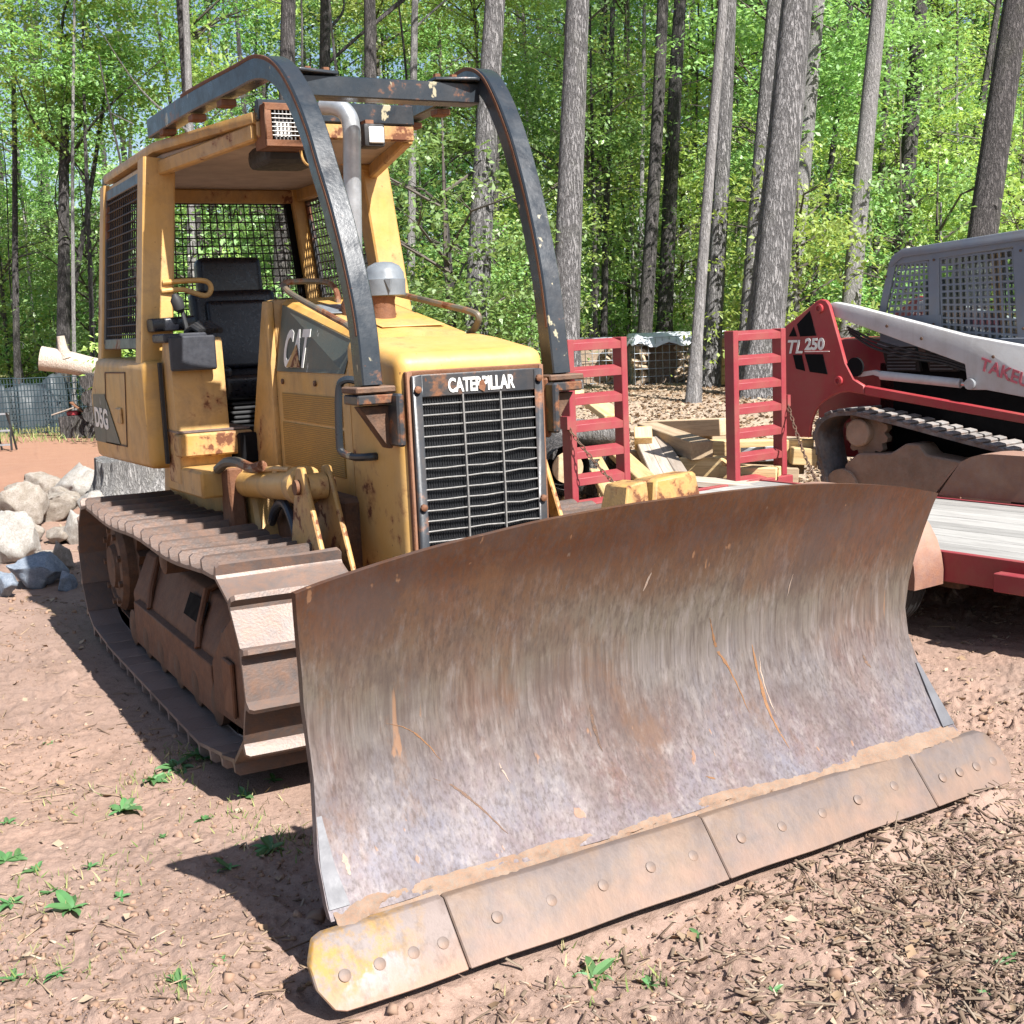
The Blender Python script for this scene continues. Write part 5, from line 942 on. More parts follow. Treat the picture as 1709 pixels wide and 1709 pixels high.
BM = [  # two photo points with depth, width, thickness
    ((1069, 738, 10.9), (1099, 804, 9.9), .10, .09, M_lumg, 'left one of the three grey planks sloping down right of the first ramp'), ((1085, 737, 10.9), (1119, 802, 9.9), .10, .09, M_lumg, 'middle one of the three grey planks sloping down right of the first ramp'), ((1101, 736, 10.9), (1139, 799, 9.9), .10, .09, M_lumg, 'right one of the three grey planks sloping down right of the first ramp'),
    ((1080, 719, 11.4), (1172, 752, 10.2), .19, .15, M_lumm, 'tan beam with its square end pointing at the viewer'), ((1088, 716, 11.6), (1212, 712, 10.9), .16, .15, M_lumm, 'topmost tan beam lying slanted on the pile'), ((1178, 752, 10.7), (1358, 749, 10.5), .17, .17, M_lum, 'level yellow beam seen between the rungs of the second ramp'),
    ((1140, 778, 10.4), (1212, 779, 10.2), .17, .16, M_lum, 'short yellow block under the tan beam end'), ((1205, 788, 10.2), (1300, 790, 10.0), .16, .10, M_lum, 'short yellow timber at the foot of the second ramp'), ((1150, 803, 9.85), (1270, 812, 9.7), .26, .05, M_lumg, 'wide brown plank flat below the pile'), ((1073, 722, 10.8), (1074, 741, 10.7), .15, .15, M_lum, 'stub of timber standing at the left end of the pile'),
    ((983, 756, 10.6), (1026, 836, 9.6), .15, .06, M_lum, 'yellow board running down behind the lower rungs of the first ramp'), ((1026, 752, 10.8), (1086, 808, 9.7), .16, .06, M_lum, 'yellow board between the first ramp and the grey planks'), ((912, 694, 11.8), (962, 655, 12.4), .17, .06, M_lum, 'pale board leaning behind the bulldozer nose'), ((978, 664, 12.2), (1024, 698, 11.2), .17, .06, M_lum, 'pale board seen through the first ramp above the log'), ((990, 668, 12.2), (1040, 700, 11.2), .15, .06, M_lumm, 'tan board next to the pale one above the log'),
    ((1050, 770, 10.9), (1340, 772, 10.8), .18, .18, M_lumm, 'long beam at the back bottom of the lumber pile'), ((1130, 740, 11.2), (1230, 735, 11.3), .16, .14, M_lumm, 'beam buried in the middle of the pile'), ((1090, 790, 10.5), (1330, 800, 10.4), .20, .20, M_lumm, 'thick beam carrying the pile at the front'), ((1320, 760, 10.4), (1362, 762, 10.4), .16, .14, M_lum, 'beam end between the second ramp and the loader track')]
for A_, B_, w, th, mt, lab in BM: beam(lab, endp(*A_), endp(*B_), w, th, mt)
mb = MB(); q = endp(1270, 758, 10.25); mb.box(-.17, .17, -.006, .006, -.06, .06); me, c = mesh_of('sign_plate', mb, M_galv, .003); sp = inst('sign_plate', me, q); sp.rotation_euler = (0, 0, -.35); tag(sp, 'small grey metal plate lying among beams behind the second ramp', 'plate')
# ---- firewood cages on the bank
M_fw = [wood('firewood_%d' % k, a, b, axis='y') for k, (a, b) in enumerate((((.34, .24, .15), (.55, .43, .30)), ((.22, .16, .11), (.38, .29, .21))))]
fwm = []
for k in range(4):
    mb = MB(); n = 6 if k < 2 else 4; mb.prism([(.06*math.cos(t)*(1+.3*math.sin(3*t+k)), .05*math.sin(t)) for t in np.linspace(0, 2*math.pi, n+1)[:-1]], 'y', -.30, .30); fwm.append(mesh_of('firewood', mb, M_fw[k % 2], .004, center=False)[0])
M_tarp = plain('tarp_white', (.62, .65, .70), .5, scale=3, bump=.3); M_tarpb = plain('tarp_pale_blue', (.045, .055, .062), .6, scale=3, bump=.3); M_cage = plain('cage_wire', (.30, .33, .36), .5, .5)
def cage(u, v, Dd, w, d, h, rz, label, cover, tilt=0., seed=1):
    p = endp(u, v, Dd); r = random.Random(seed); t = thing('firewood_cage', label, 'firewood', (p.x, p.y, gl(p)), rz, 'wire cages of firewood on the bank'); mb = MB()
    for i in range(9):
        x = -w/2+w*i/8
        for y in (-d/2, d/2): mb.tube([(x, y, 0), (x, y, h)], .006, 5, False)
    for i in range(7):
        y = -d/2+d*i/6
        for x in (-w/2, w/2): mb.tube([(x, y, 0), (x, y, h)], .006, 5, False)
    for j in range(7):
        z = .02+(h-.02)*j/6; mb.tube([(-w/2, -d/2, z), (w/2, -d/2, z), (w/2, d/2, z), (-w/2, d/2, z), (-w/2, -d/2, z)], .006, 5, False)
    tag(obj('wire_cage', mb, M_cage, t), kind='stuff'); nz = int((h-.04)/.085)
    for j in range(nz):
        for i in range(4): o = inst('firewood_piece', fwm[r.randrange(4)], (-w/2+.12+(w-.24)*(i % 2)+r.uniform(-.04, .04), -d/2+.09+.13*(i//2)+r.uniform(-.03, .02), .06+j*.085+r.uniform(-.01, .01)), t, None, (1, .42, .9)); o.rotation_euler = (r.uniform(0, 6), r.uniform(-.06, .06), math.pi/2+r.uniform(-.15, .15)); o.rotation_mode = 'YXZ'
    mb = MB(); mb.box(-w/2+.03, w/2-.03, -d/2+.33, d/2-.02, .02, h-.05); obj('inner_stack', mb, M_fw[1], t)
    if cover:
        rows = [[(-w/2-.05+(w+.1)*i/10, -d/2-.04+(d+.08)*k/8, h+.03+.04*math.sin(i*1.3+k)+(-.16 if i in (0, 10) or k in (0, 8) else 0)) for i in range(11)] for k in range(9)]; mb = MB(); mb.plate(rows, (0, 0, 1), .006); obj('tarp_cover', mb, M_tarp, t, sharp=60)
    return t
cage(985, 640, 22.5, .95, 1.0, .80, -.45, 'firewood cage seen through the rungs of the first ramp', False, seed=2)
cage(1098, 645, 21.8, .95, 1.0, .80, -.42, 'firewood cage with white cover left of the slim tree', True, seed=3)
cage(1196-25, 642, 22.2, .85, 1.0, .78, -.40, 'firewood cage with white cover right of the slim tree', True, seed=4)
p = endp(1208, 648, 20.5); BXT = thing('wooden_box', 'pale wooden box on the bank between tree and second ramp', 'box', (p.x, p.y, gl(p)), -.45)
for k in range(5): mb = MB(); mb.box(-.38, .38, -.36, -.335, .02+k*.15, .155+k*.15); obj('board', mb, M_lum, BXT, bevel=.004)
mb = MB(); mb.box(-.36, .36, -.333, .33, .03, .74); obj('box_body', mb, M_lum, BXT); mb = MB(); mb.box(-.42, .42, -.40, .40, .765, .80); obj('lid', mb, M_lumg, BXT, bevel=.005)
# ---- left background: wire panels, covered heap, white trunk
M_pan = plain('panel_wire_blue', (.035, .06, .075), .5, .3)
def panel(u, v, Dd, w, h, rz, label, nx=11, nz=9):
    p = endp(u, v, Dd); t = thing('wire_panel', label, 'fence', (p.x, p.y, gl(p)), rz, 'wire panels across the far end of the yard'); mb = MB()
    for i in range(nx+1): x = -w/2+w*i/nx; mb.tube([(x, 0, 0), (x, 0, h)], .010, 5, False)
    tag(obj('upright_wires', mb, M_pan, t), kind='stuff'); mb = MB()
    for j in range(nz+1): z = h*j/nz; mb.tube([(-w/2, .012, z+.02), (w/2, .012, z+.02)], .010, 5, False)
    tag(obj('cross_wires', mb, M_pan, t), kind='stuff'); return t
lab = ['dark blue wire panel at the left picture edge', 'dark blue wire panel in front of the covered heap', 'dark blue wire panel nearest the bulldozer rear', 'dark blue wire panel hidden partly behind the bulldozer']
for i, u in enumerate((8, 62, 116, 172)): panel(u, 730, 25.5-.2*i, .68, 1.08, -.48+.1*(i % 2), lab[i])
def heap(u, v, Dd, w, d, h, mat, label, nm, seed):
    p = endp(u, v, Dd); rows = []; n = 22
    for i in range(n+1):
        row = []
        for k in range(n+1):
            a, b = -1+2*i/n, -1+2*k/n; r = max(abs(a), abs(b)); z = h*(1-r**4)*(.75+.5*(.5+fbm(np.array([a*1.5+seed]), np.array([b*1.5]), seed, 3)[0])); row.append((b*w/2, a*d/2, z))
        rows.append(row)
    mb = MB(); mb.plate(rows, (0, 0, -1), .004); o = obj(nm, mb, mat, sharp=80); c = o.location.copy(); o.location = (p.x, p.y, gl(p)+c.z); o.rotation_euler = (0, 0, -.48); return tag(o, label, 'tarp')
heap(70, 700, 27.5, 1.5, 1.2, 1.0, M_tarpb, 'dark blue-grey tarp over a heap behind the wire panels', 'tarp_heap', 3); heap(-2, 712, 27.2, 1.0, 1.0, .80, M_tarpb, 'low blue-grey tarp heap at the left picture edge', 'tarp_heap', 5)
p = endp(134, 742, 23.5); SB = thing('scrap_bin', 'dark metal bin of red and brown scrap left of the bulldozer', 'bin', (p.x, p.y, gl(p)), -.5)
mb = MB(); mb.prism([(-.27, 0), (.25, 0), (.27, .42), (-.29, .40)], 'y', -.22, .22); obj('bin_body', mb, M_barkd, SB, bevel=.01)
mb = MB(); mb.box(-.16, .06, -.15, .1, .40, .50); obj('red_scrap', mb, plain('scrap_red', (.30, .03, .04), .5), SB, bevel=.05, seg=3); mb = MB(); mb.bar((-.04, -.16, .66), (.25, -.18, .42), .12, .02); obj('rusty_board', mb, M_rust, SB); mb = MB(); mb.bar((-.42, -.1, .44), (.02, -.2, .56), .10, .02); obj('grey_board', mb, M_lumg, SB)
p = endp(8, 757, 20.5); CT = thing('metal_cart', 'black folding metal frame cart at the left picture edge', 'cart', (p.x, p.y, gl(p)), -.5); 
for x in (-.12, .12): mb = MB(); mb.tube([(x, 0, .02), (x, .02, .35), (x*.9, .06, .64)], .018, 7); obj('frame_tube', mb, M_rubber, CT); mb = MB(); mb.tube([(x, .2, .02), (x, .05, .4), (x*.9, -.04, .64)], .018, 7); obj('frame_tube', mb, M_rubber, CT)
for z in (.10, .33, .6): mb = MB(); mb.box(-.12, .12, .0, .03, z, z+.03); obj('cross_tube', mb, M_galv, CT)
M_bare = bark_mat('bare_wood', (.46, .36, .29), (.60, .52, .45), ridge=.08, scale=.5)
c0 = Vector(at(215, 752, 23.6)); LS = thing('log_rack', 'dark stacked logs hidden behind the bulldozer rear', 'log stack', (c0.x, c0.y, gl(c0)), -.5)
for j in range(4):
    for i in range(4): mb = MB(); mb.tube([(-.48+i*.32, -.5, .155+j*.30), (-.48+i*.32, .5, .155+j*.30)], .152, 12); obj('stacked_log', mb, M_barkd, LS)
WL_ = thing('bare_log', 'pale barkless log with a broken branch stub sticking out left of the cab', 'log', c0+Vector((0, 0, 0)), 0, frame=c0)
a, b = Vector(at(68, 598, 23.0)), Vector(at(250, 622, 23.4)); pts = [a, a.lerp(b, .25)+Vector((0, 0, -.01)), a.lerp(b, .5)+Vector((0, 0, -.05)), a.lerp(b, .75)+Vector((0, 0, -.03)), b]; mb = MB(); mb.tube(smooth_path(pts, 5), [.225-.0035*i for i in range(21)], 18); obj('log_trunk', mb, M_bare, WL_)
mb = MB(); mb.tube([Vector(at(112, 600, 23.0)), Vector(at(105, 582, 23.0)), Vector(at(101, 561, 22.95))], [.13, .085, .07], 12); obj('branch_stub', mb, M_bare, WL_)
# ------------------------------------------------------------------ woods
def leaf_mat(name, a, b, tr, trans=.45):
    t = NT(name); g = t.n('ShaderNodeNewGeometry'); oi = t.n('ShaderNodeObjectInfo'); r = g.outputs['Random Per Island']
    c = t.mix(r, a, b); hv = t.n('ShaderNodeHueSaturation'); t.put(hv.inputs['Color'], c); t.put(hv.inputs['Hue'], t.math('ADD', t.math('MULTIPLY', oi.outputs['Random'], .03), .490)); t.put(hv.inputs['Value'], t.math('ADD', t.math('MULTIPLY', oi.outputs['Random'], .5), .75)); c = hv.outputs[0]
    d = t.n('ShaderNodeBsdfDiffuse'); tl = t.n('ShaderNodeBsdfTranslucent'); gl_ = t.n('ShaderNodeBsdfGlossy'); gl_.inputs['Roughness'].default_value = .45; mx = t.n('ShaderNodeMixShader'); mx.inputs[0].default_value = trans; m2 = t.n('ShaderNodeMixShader'); m2.inputs[0].default_value = .05
    t.put(d.inputs[0], c); t.put(tl.inputs[0], t.mix(1., c, tr, 'MULTIPLY')); t.t.links.new(d.outputs[0], mx.inputs[1]); t.t.links.new(tl.outputs[0], mx.inputs[2]); t.t.links.new(mx.outputs[0], m2.inputs[1]); t.t.links.new(gl_.outputs[0], m2.inputs[2]); t.t.links.new(m2.outputs[0], t.out.inputs[0]); return t.m
M_lf = [leaf_mat('leaf_spring_green', (.19, .33, .10), (.35, .53, .20), (1.3, 1.3, .9)), leaf_mat('leaf_yellow_green', (.28, .39, .09), (.46, .58, .19), (1.3, 1.3, .8)), leaf_mat('leaf_deep_green', (.13, .25, .075), (.25, .40, .14), (1.5, 1.5, .9))]
def rots(n, rs, tilt):
    az = rs.uniform(0, 2*math.pi, n); ti = rs.normal(0, tilt, n); ro = rs.normal(0, tilt, n); c, s = np.cos, np.sin
    Rz = np.zeros((n, 3, 3)); Rz[:, 0, 0] = c(az); Rz[:, 0, 1] = -s(az); Rz[:, 1, 0] = s(az); Rz[:, 1, 1] = c(az); Rz[:, 2, 2] = 1
    Rx = np.zeros((n, 3, 3)); Rx[:, 0, 0] = 1; Rx[:, 1, 1] = c(ti); Rx[:, 1, 2] = -s(ti); Rx[:, 2, 1] = s(ti); Rx[:, 2, 2] = c(ti)
    Ry = np.zeros((n, 3, 3)); Ry[:, 1, 1] = 1; Ry[:, 0, 0] = c(ro); Ry[:, 0, 2] = s(ro); Ry[:, 2, 0] = -s(ro); Ry[:, 2, 2] = c(ro)
    return Rz@Rx@Ry
def scatter(T, F, P, R3, S):
    n = len(P); V = np.einsum('nij,nkj->nki', R3, T[None]*S[:, None, :])+P[:, None, :]; k = len(T)
    return V.reshape(-1, 3), (np.array(F)[None]+np.arange(n)[:, None, None]*k).reshape(-1, len(F[0]))
LEAF_T = np.array([(0, -.5, 0), (.36, -.08, .06), (0, .5, -.05), (-.36, -.08, .06)]); LEAF_F = [(0, 1, 2, 3)]
def crown_pts(rs, ncl, per, rx, ry, rz, spray):
    "leaf positions gathered in flattened sprays through an uneven crown"
    out = []
    while len(out) < ncl:
        p = rs.uniform(-1, 1, 3); r = np.linalg.norm(p)
        if r > 1 or r < .25: continue
        if fbm(np.array([p[0]*2.3+p[2]]), np.array([p[1]*2.3-p[2]*1.3]), 77, 2)[0] < -.12: continue
        out.append(p*[rx, ry, rz])
    P = []
    for c in out: k = int(per*rs.uniform(.5, 1.5)); q = rs.normal(size=(k, 3))*[spray, spray, spray*.22]; q[:, 2] -= .25*np.hypot(q[:, 0], q[:, 1])*.6; P.append(c+q)
    return np.vstack(P), out
M_twig = plain('branch_bark', (.10, .085, .07), .9, scale=20)
CROWNS = []
for i in range(7):
    rs = np.random.RandomState(100+i); P, cl = crown_pts(rs, 92, 60, 1.55, 1.55, 1.9, .27); n = len(P); S = rs.uniform(.055, .112, n)[:, None]*np.array([[.75, 1.1, 1.]]); V, F = scatter(LEAF_T, LEAF_F, P, rots(n, rs, .55), S)
    me = fastmesh('crown', V, F, M_lf[(0, 1, 0, 2, 0, 1, 2)[i]]); CROWNS.append(me)
BR = []
for i in range(4):                                        # branch sets that carry the sprays
    rs = random.Random(i); mb = MB()
    for k in range(13):
        a = rs.uniform(0, 6.28); z0 = rs.uniform(-1.6, 1.0); l = rs.uniform(.8, 1.6); p = [Vector((0, 0, z0)), Vector((math.cos(a)*l*.5, math.sin(a)*l*.5, z0+l*.30)), Vector((math.cos(a+.3)*l, math.sin(a+.3)*l, z0+l*.42))]; mb.tube(p, [.024, .014, .005], 5, False)
        for j in range(2): b = a+rs.uniform(-1, 1); mb.tube([p[1], p[1]+Vector((math.cos(b)*.5, math.sin(b)*.5, .18))], [.009, .003], 4, False)
    mb.tube([(0, 0, -2), (.04, .02, 0), (0, 0, 1.8)], [.035, .03, .008], 6, False); BR.append(mesh_of('branches', mb, M_twig, center=False)[0])
def trunk_mb(base, top, r0, r1, seed, n=14, m=16, flare=.35, wob=.05):
    base, top = Vector(base), Vector(top); d = top-base; L_ = d.length; mb = MB(); rows = []; ux = Vector((1, 0, 0)); uy = Vector((0, 1, 0)); ph = seed*1.7
    for i in range(m+1):
        t = i/m; q = base+d*t+ux*(wob*L_*.12*math.sin(3.1*t*1.6+ph))*t*(1-t)*2+uy*(wob*L_*.1*math.cos(4*t+ph))*t*(1-t)*2; r = r0+(r1-r0)*t; r *= 1+flare*math.exp(-t*L_/.35)
        row = [q+ux*(r*math.cos(a)*(1+.05*math.sin(3*a+ph+t*4)+flare*.5*math.exp(-t*L_/.3)*math.sin(5*a+ph)))+uy*(r*math.sin(a)*(1+.05*math.sin(2*a+ph-t*5)+flare*.5*math.exp(-t*L_/.3)*math.sin(5*a+ph))) for a in np.linspace(0, 2*math.pi, n+1)[:-1]]; row.append(row[0]); rows.append(row)
    mb.grid(rows); return mb
def tree(label, u0, v0, u1, v1, wpx, Dd, bark, H=15, nm='forest_tree', group=None, limbs=3, crown=True, seed=0, flare=.35, n=18):
    "trunk through two photo points at depth Dd"
    r = random.Random(seed+int(u0)); a, b = Vector(at(u0, v0, Dd)), Vector(at(u1, v1, Dd)); d = (b-a).normalized()
    g = gl(a); base = a+d*((g-.12-a.z)/d.z); top = base+d*H; rad = wpx*Dd/FP/2; t = thing(nm, label, 'tree', (base.x, base.y, g), 0, group, frame=(base.x, base.y, g))
    tk = obj('trunk', trunk_mb(base, top, rad*1.06, rad*.45, seed+u0*.01, n=n, flare=flare), bark, t, sharp=80)
    for k in range(limbs):
        s = r.uniform(.42, .95)*H; q = base+d*s; a2 = r.uniform(0, 6.28); l = r.uniform(1.2, 3.2); mb = MB(); mb.tube(smooth_path([q, q+Vector((math.cos(a2)*l*.45, math.sin(a2)*l*.45, l*.35)), q+Vector((math.cos(a2+.3)*l, math.sin(a2+.3)*l, l*.8))], 4), [rad*.28*(1-.095*i) for i in range(9)], 7); obj('limb', mb, bark, tk)
    if crown:
        for k in range(1): s = r.uniform(1.0, 1.4); q = base+d*(H*(.95))+Vector((r.uniform(-1, 1), r.uniform(-1, 1), 0)); inst('crown', CROWNS[r.randrange(7)], q, t, (r.uniform(-.2, .2), r.uniform(-.2, .2), r.uniform(0, 6)), (s, s, s*.9))
    return t
TR = [('massive pale grey ridged trunk left of the loader', 1270, 600, 1332, 0, 60, 17.5, M_barkl, 17), ('grey trunk partly hidden behind the massive pale one', 1249, 560, 1298, 0, 32, 19.5, M_barkl, 17), ('smooth dark trunk right behind the massive pale one', 1316, 540, 1360, 0, 32, 22, M_barks, 18),
      ('slim pale trunk with sunlit left edge in the picture middle right', 1160, 630, 1204, 0, 19, 17, M_barks, 15), ('grey trunk close behind the slim pale one', 1186, 600, 1216, 0, 30, 20, M_barkl, 17), ('thick dark-topped trunk seen right of the right guard bar', 944, 620, 962, 0, 46, 17.5, M_barkl, 16),
      ('grey trunk passing behind the right guard bar', 796, 560, 826, 0, 42, 19, M_barkl, 16), ('mid grey trunk rising above the loader tower', 1422, 500, 1470, 0, 31, 20, M_barks, 16), ('dark trunk above the left end of the loader cab', 1503, 400, 1534, 0, 30, 25, M_barkd, 18), ('thick mottled trunk leaning right above the loader roof', 1642, 390, 1697, 0, 50, 18.5, M_barkd, 16),
      ('dark grey trunk above the left guard bar', 470, 420, 477, 0, 31, 22, M_barkd, 17), ('trunk seen through the wire screen left of the seat', 322, 500, 316, 300, 17, 22.5, M_barks, 12), ('dark trunk behind the hood exhaust stack', 621, 500, 613, 0, 25, 22, M_barkd, 16), ('thin grey trunk between hood and right guard bar', 684, 480, 696, 0, 15, 23, M_barks, 15), ('crooked slim trunk above the cab roof', 314, 160, 301, 0, 18, 25, M_barkd, 17),
      ('dark trunk left of the middle of the roof cross bar', 545, 300, 546, 0, 23, 27, M_barkd, 18), ('dark trunk in the middle left of the slim pale one', 1078, 500, 1106, 0, 24, 24, M_barkd, 17), ('second dark trunk left of the slim pale one', 1108, 560, 1138, 0, 26, 27, M_barkd, 18), ('dark forked trunk above the wire panels', 104, 560, 108, 300, 25, 29, M_barkd, 9), ('very thin pale trunk crossing the left sky', 124, 600, 124, 0, 7, 27, M_barks, 13),
      ('dark slanting trunk left of the cab', 128, 450, 160, 250, 12, 29.5, M_barkd, 9), ('thin dark trunk next to the cab side screen', 152, 560, 146, 330, 9, 28, M_barkd, 9), ('thin trunk right of the grey trunk behind the guard bar', 820, 500, 822, 330, 20, 24, M_barkd, 14), ('thin dark trunk between the two middle right trunks', 1362, 480, 1412, 60, 11, 26, M_barkd, 15), ('thin dark trunk right of the mid grey trunk', 1460, 440, 1492, 0, 13, 27, M_barkd, 16), ('dark slim trunk left of the thick mottled one', 1600, 380, 1640, 150, 14, 29, M_barkd, 14),
      ('slim dark trunk beside the thick dark-topped one', 1010, 500, 1018, 150, 12, 27, M_barkd, 14), ('faint grey trunk far behind the first ramp', 990, 560, 1000, 250, 14, 32, M_barkd, 15), ('slim trunk far left at the picture edge', 30, 600, 22, 200, 12, 30, M_barkd, 11), ('pale sunlit trunk piece right of the first ramp', 1070, 600, 1072, 300, 9, 30, M_barks, 12)]
for i, q in enumerate(TR): tree(*q[:7], q[7], q[8], group='trunks at the edge of the woods', limbs=4 if q[5] > 20 else 2, seed=i, n=28 if q[5] > 40 else 14)
fk = bpy.data.objects  # forked limbs of the dark tree above the wire panels
# young leafy trees filling the woods
def young(u, Dd, zc, sc, k, r):
    p = Vector(at(u, 560, Dd)); g = gl(p); t = thing('young_tree', 'young leafy green tree in the sunlit woods', 'tree', (p.x, p.y, g), r.uniform(0, 6), 'young trees filling the woods')
    mb = YT[k % 4]; h = max(zc+sc*1.2, 1.5); o = inst('trunk', mb, (0, 0, 0), t, None, (1+.03*h, 1+.03*h, h)); c = inst('crown', CROWNS[k % 7], (0, 0, zc), t, (r.uniform(-.15, .15), r.uniform(-.15, .15), 0), (sc, sc, sc*r.uniform(.85, 1.15))); inst('branches', BR[k % 4], (0, 0, zc), t, None, (sc, sc, sc)); return t
YT = []
for i in range(4):
    mb = trunk_mb((0, 0, -.08), (0.12*math.sin(i*2), .1*math.cos(i*3), 1), .05, .015, i, n=8, m=10, flare=0, wob=.35); YT.append(mesh_of('trunk', mb, M_barkd if i % 2 else M_barks, center=False)[0])
ry = random.Random(5); cnt = 0
for Dd, n, zlo, zhi in ((20.5, 11, 1.0, 3.2), (24, 15, 1.0, 6.5), (28, 18, 1.2, 8.5), (33, 22, 1.2, 10.5), (39, 26, 1.4, 13), (46, 30, 1.5, 16), (54, 34, 1.6, 19)):
    for i in range(n):
        u = -140+2000*(i+ry.uniform(.05, .95))/n; D2 = Dd*ry.uniform(.94, 1.08)
        if D2 < 30 and u < 320: continue
        if D2 < 26 and 930 < u < 1300: continue
        zc = ry.choice((ry.uniform(zlo, zhi), ry.uniform(zlo, zhi*.6)))*(.6 if u < 330 else 1); young(u, D2, zc, ry.uniform(.9, 1.25)*(1+(D2-20)*.018), ry.randrange(28), ry); cnt += 1
for i in range(26):
    u = ry.uniform(0, 1709); Dd = ry.uniform(23, 40); p = Vector(at(u, 560, Dd)); g = gl(p); h = ry.uniform(6, 13); t = thing('bare_sapling', 'thin bare grey sapling pole deep in the woods', 'tree', (p.x, p.y, g), 0, 'thin sapling poles in the woods', frame=(p.x, p.y, g)); rr = ry.uniform(.025, .07)
    obj('trunk', trunk_mb((p.x, p.y, g-.1), (p.x+ry.uniform(-.5, 1.0), p.y+ry.uniform(-.3, .3), g+h), rr, rr*.3, i, n=7, m=12, flare=0, wob=.3), M_barks if i % 2 else M_barkd, t, sharp=80)
    for k in range(5): z = ry.uniform(1.5, h*.9); a = ry.uniform(0, 6.28); l = ry.uniform(.6, 1.8); q = Vector((p.x, p.y, g+z)); mb = MB(); mb.tube(smooth_path([q, q+Vector((math.cos(a)*l*.5, math.sin(a)*l*.5, l*.15)), q+Vector((math.cos(a+.4)*l, math.sin(a+.4)*l, l*.2))], 3), [.014-.0018*j for j in range(7)], 5); obj('twig', mb, M_barks, t)
# high canopy that closes the view above
for Dd, n in ((33, 8), (44, 11), (55, 14)):
    for i in range(n):
        u = 330+1570*(i+ry.uniform(0, 1))/n; zc = 1.74+(ry.uniform(330, 640))*Dd/FP
        young(u, Dd*ry.uniform(.95, 1.06), zc, ry.uniform(1.3, 1.8), ry.randrange(28), ry)
# far wood: one mass of trunks and leaves
rs = np.random.RandomState(3); N = 30000; Dd = rs.uniform(62, 84, N); U = rs.uniform(-400, 2100, N); Z = rs.uniform(0, 1, N)**.85*26; X = (U-854.5)/FP*Dd
keep = (fbm(U*.012, Z*.35, 91, 3) > -.28) & ~((fbm(U*.01+4, Z*.3, 33, 3) > -.20) & (Z > 5.5) & (U < 430)) & ~((fbm(U*.02+4, Z*.5, 36, 3) > .22) & (Z > 9)); Dd, U, Z, X = Dd[keep], U[keep], Z[keep], X[keep]
P = np.stack([CAM[0]+_fh[0]*Dd+_rh[0]*X, CAM[1]+_fh[1]*Dd+_rh[1]*X, Z+.3+Dd*.012], 1); n = len(P); V, F = scatter(LEAF_T, LEAF_F, P, rots(n, rs, .7), rs.uniform(.35, .75, n)[:, None]*np.ones((1, 3)))
fw = bpy.data.objects.new('far_wood', fastmesh('far_wood', V, F, M_lf[0])); COL.objects.link(fw); tag(fw, 'far green wood closing the view behind the trunks', 'woods', kind='stuff')
mb = MB(); r = random.Random(9)
for i in range(70):
    u = r.uniform(-300, 2000); Dd = r.uniform(45, 62); p = at(u, 560, Dd); g = gl(p); h = r.uniform(10, 22); mb.tube([(p[0], p[1], g-.2), (p[0]+r.uniform(-.3, .5), p[1], g+h*.5), (p[0]+r.uniform(-.6, 1.2), p[1], g+h)], [r.uniform(.09, .22), .11, .05], 7, False)
o = obj('far_trunks', mb, M_barkd); tag(o, 'mass of far trunks deep in the woods', 'woods', kind='stuff')
# ------------------------------------------------------------------ loose stuff on the ground
rs = np.random.RandomState(21)
def ground_pts(n, rmin, rmax, amin, amax, power=1.0):
    r = rmin*(rmax/rmin)**(rs.uniform(0, 1, n)**power); a = rs.uniform(amin, amax, n); x = CAM[0]+r*(np.cos(a)*_fh[0]+np.sin(a)*_rh[0]); y = CAM[1]+r*(np.cos(a)*_fh[1]+np.sin(a)*_rh[1])
    ok = np.ones(n, bool)
    for (x0, x1, y0, y1) in ((-1.03, -.5, .05, 3.5), (.5, 1.03, .05, 3.5)): ok &= ~((x > x0) & (x < x1) & (y > y0) & (y < y1))
    ye = -1.391+.066*(x-.074); ok &= ~((np.abs(x-.07) < 1.4) & (y > ye-.03) & (y < ye+.2))
    return x[ok], y[ok]
def stuff(name, label, cat, T, F, x, y, S, tilt, mat, lift):
    P = np.stack([x, y, GZ(x, y)+lift], 1); V, FF = scatter(np.array(T, float), F, P, rots(len(x), rs, tilt), S); o = bpy.data.objects.new(name, fastmesh(name, V, FF, mat)); COL.objects.link(o); return tag(o, label, cat, kind='stuff')
def island_mat(name, cols, rough=.9):
    t = NT(name); g = t.n('ShaderNodeNewGeometry'); c = t.ramp(g.outputs['Random Per Island'], [(i/(len(cols)-1), c) for i, c in enumerate(cols)]); return t.fin(c, rough, 0, None, spec=.2)
M_clod = island_mat('clods', [(.23, .145, .10), (.31, .20, .14), (.18, .115, .08), (.36, .245, .18)]); M_chip = island_mat('wood_chips', [(.22, .15, .10), (.30, .22, .15), (.14, .09, .06), (.40, .32, .24), (.25, .175, .12)]); M_twg = island_mat('twigs', [(.10, .065, .045), (.22, .15, .10), (.34, .25, .17)]); M_dleaf = island_mat('dead_leaves', [(.21, .135, .08), (.30, .215, .14), (.38, .30, .215), (.13, .08, .045)]); M_grass = island_mat('grass_blades', [(.10, .17, .04), (.20, .24, .08), (.36, .31, .16), (.07, .13, .03)])
CUBE_F = [(0, 3, 2, 1), (4, 5, 6, 7), (0, 1, 5, 4), (1, 2, 6, 5), (2, 3, 7, 6), (3, 0, 4, 7)]; cube = np.array([(-.5, -.5, -.5), (.5, -.5, -.5), (.5, .5, -.5), (-.5, .5, -.5), (-.4, -.45, .5), (.45, -.4, .5), (.4, .42, .5), (-.42, .4, .5)])
def mask_hi(x, y, f, s, th): return fbm(x*f, y*f, s, 3) > th
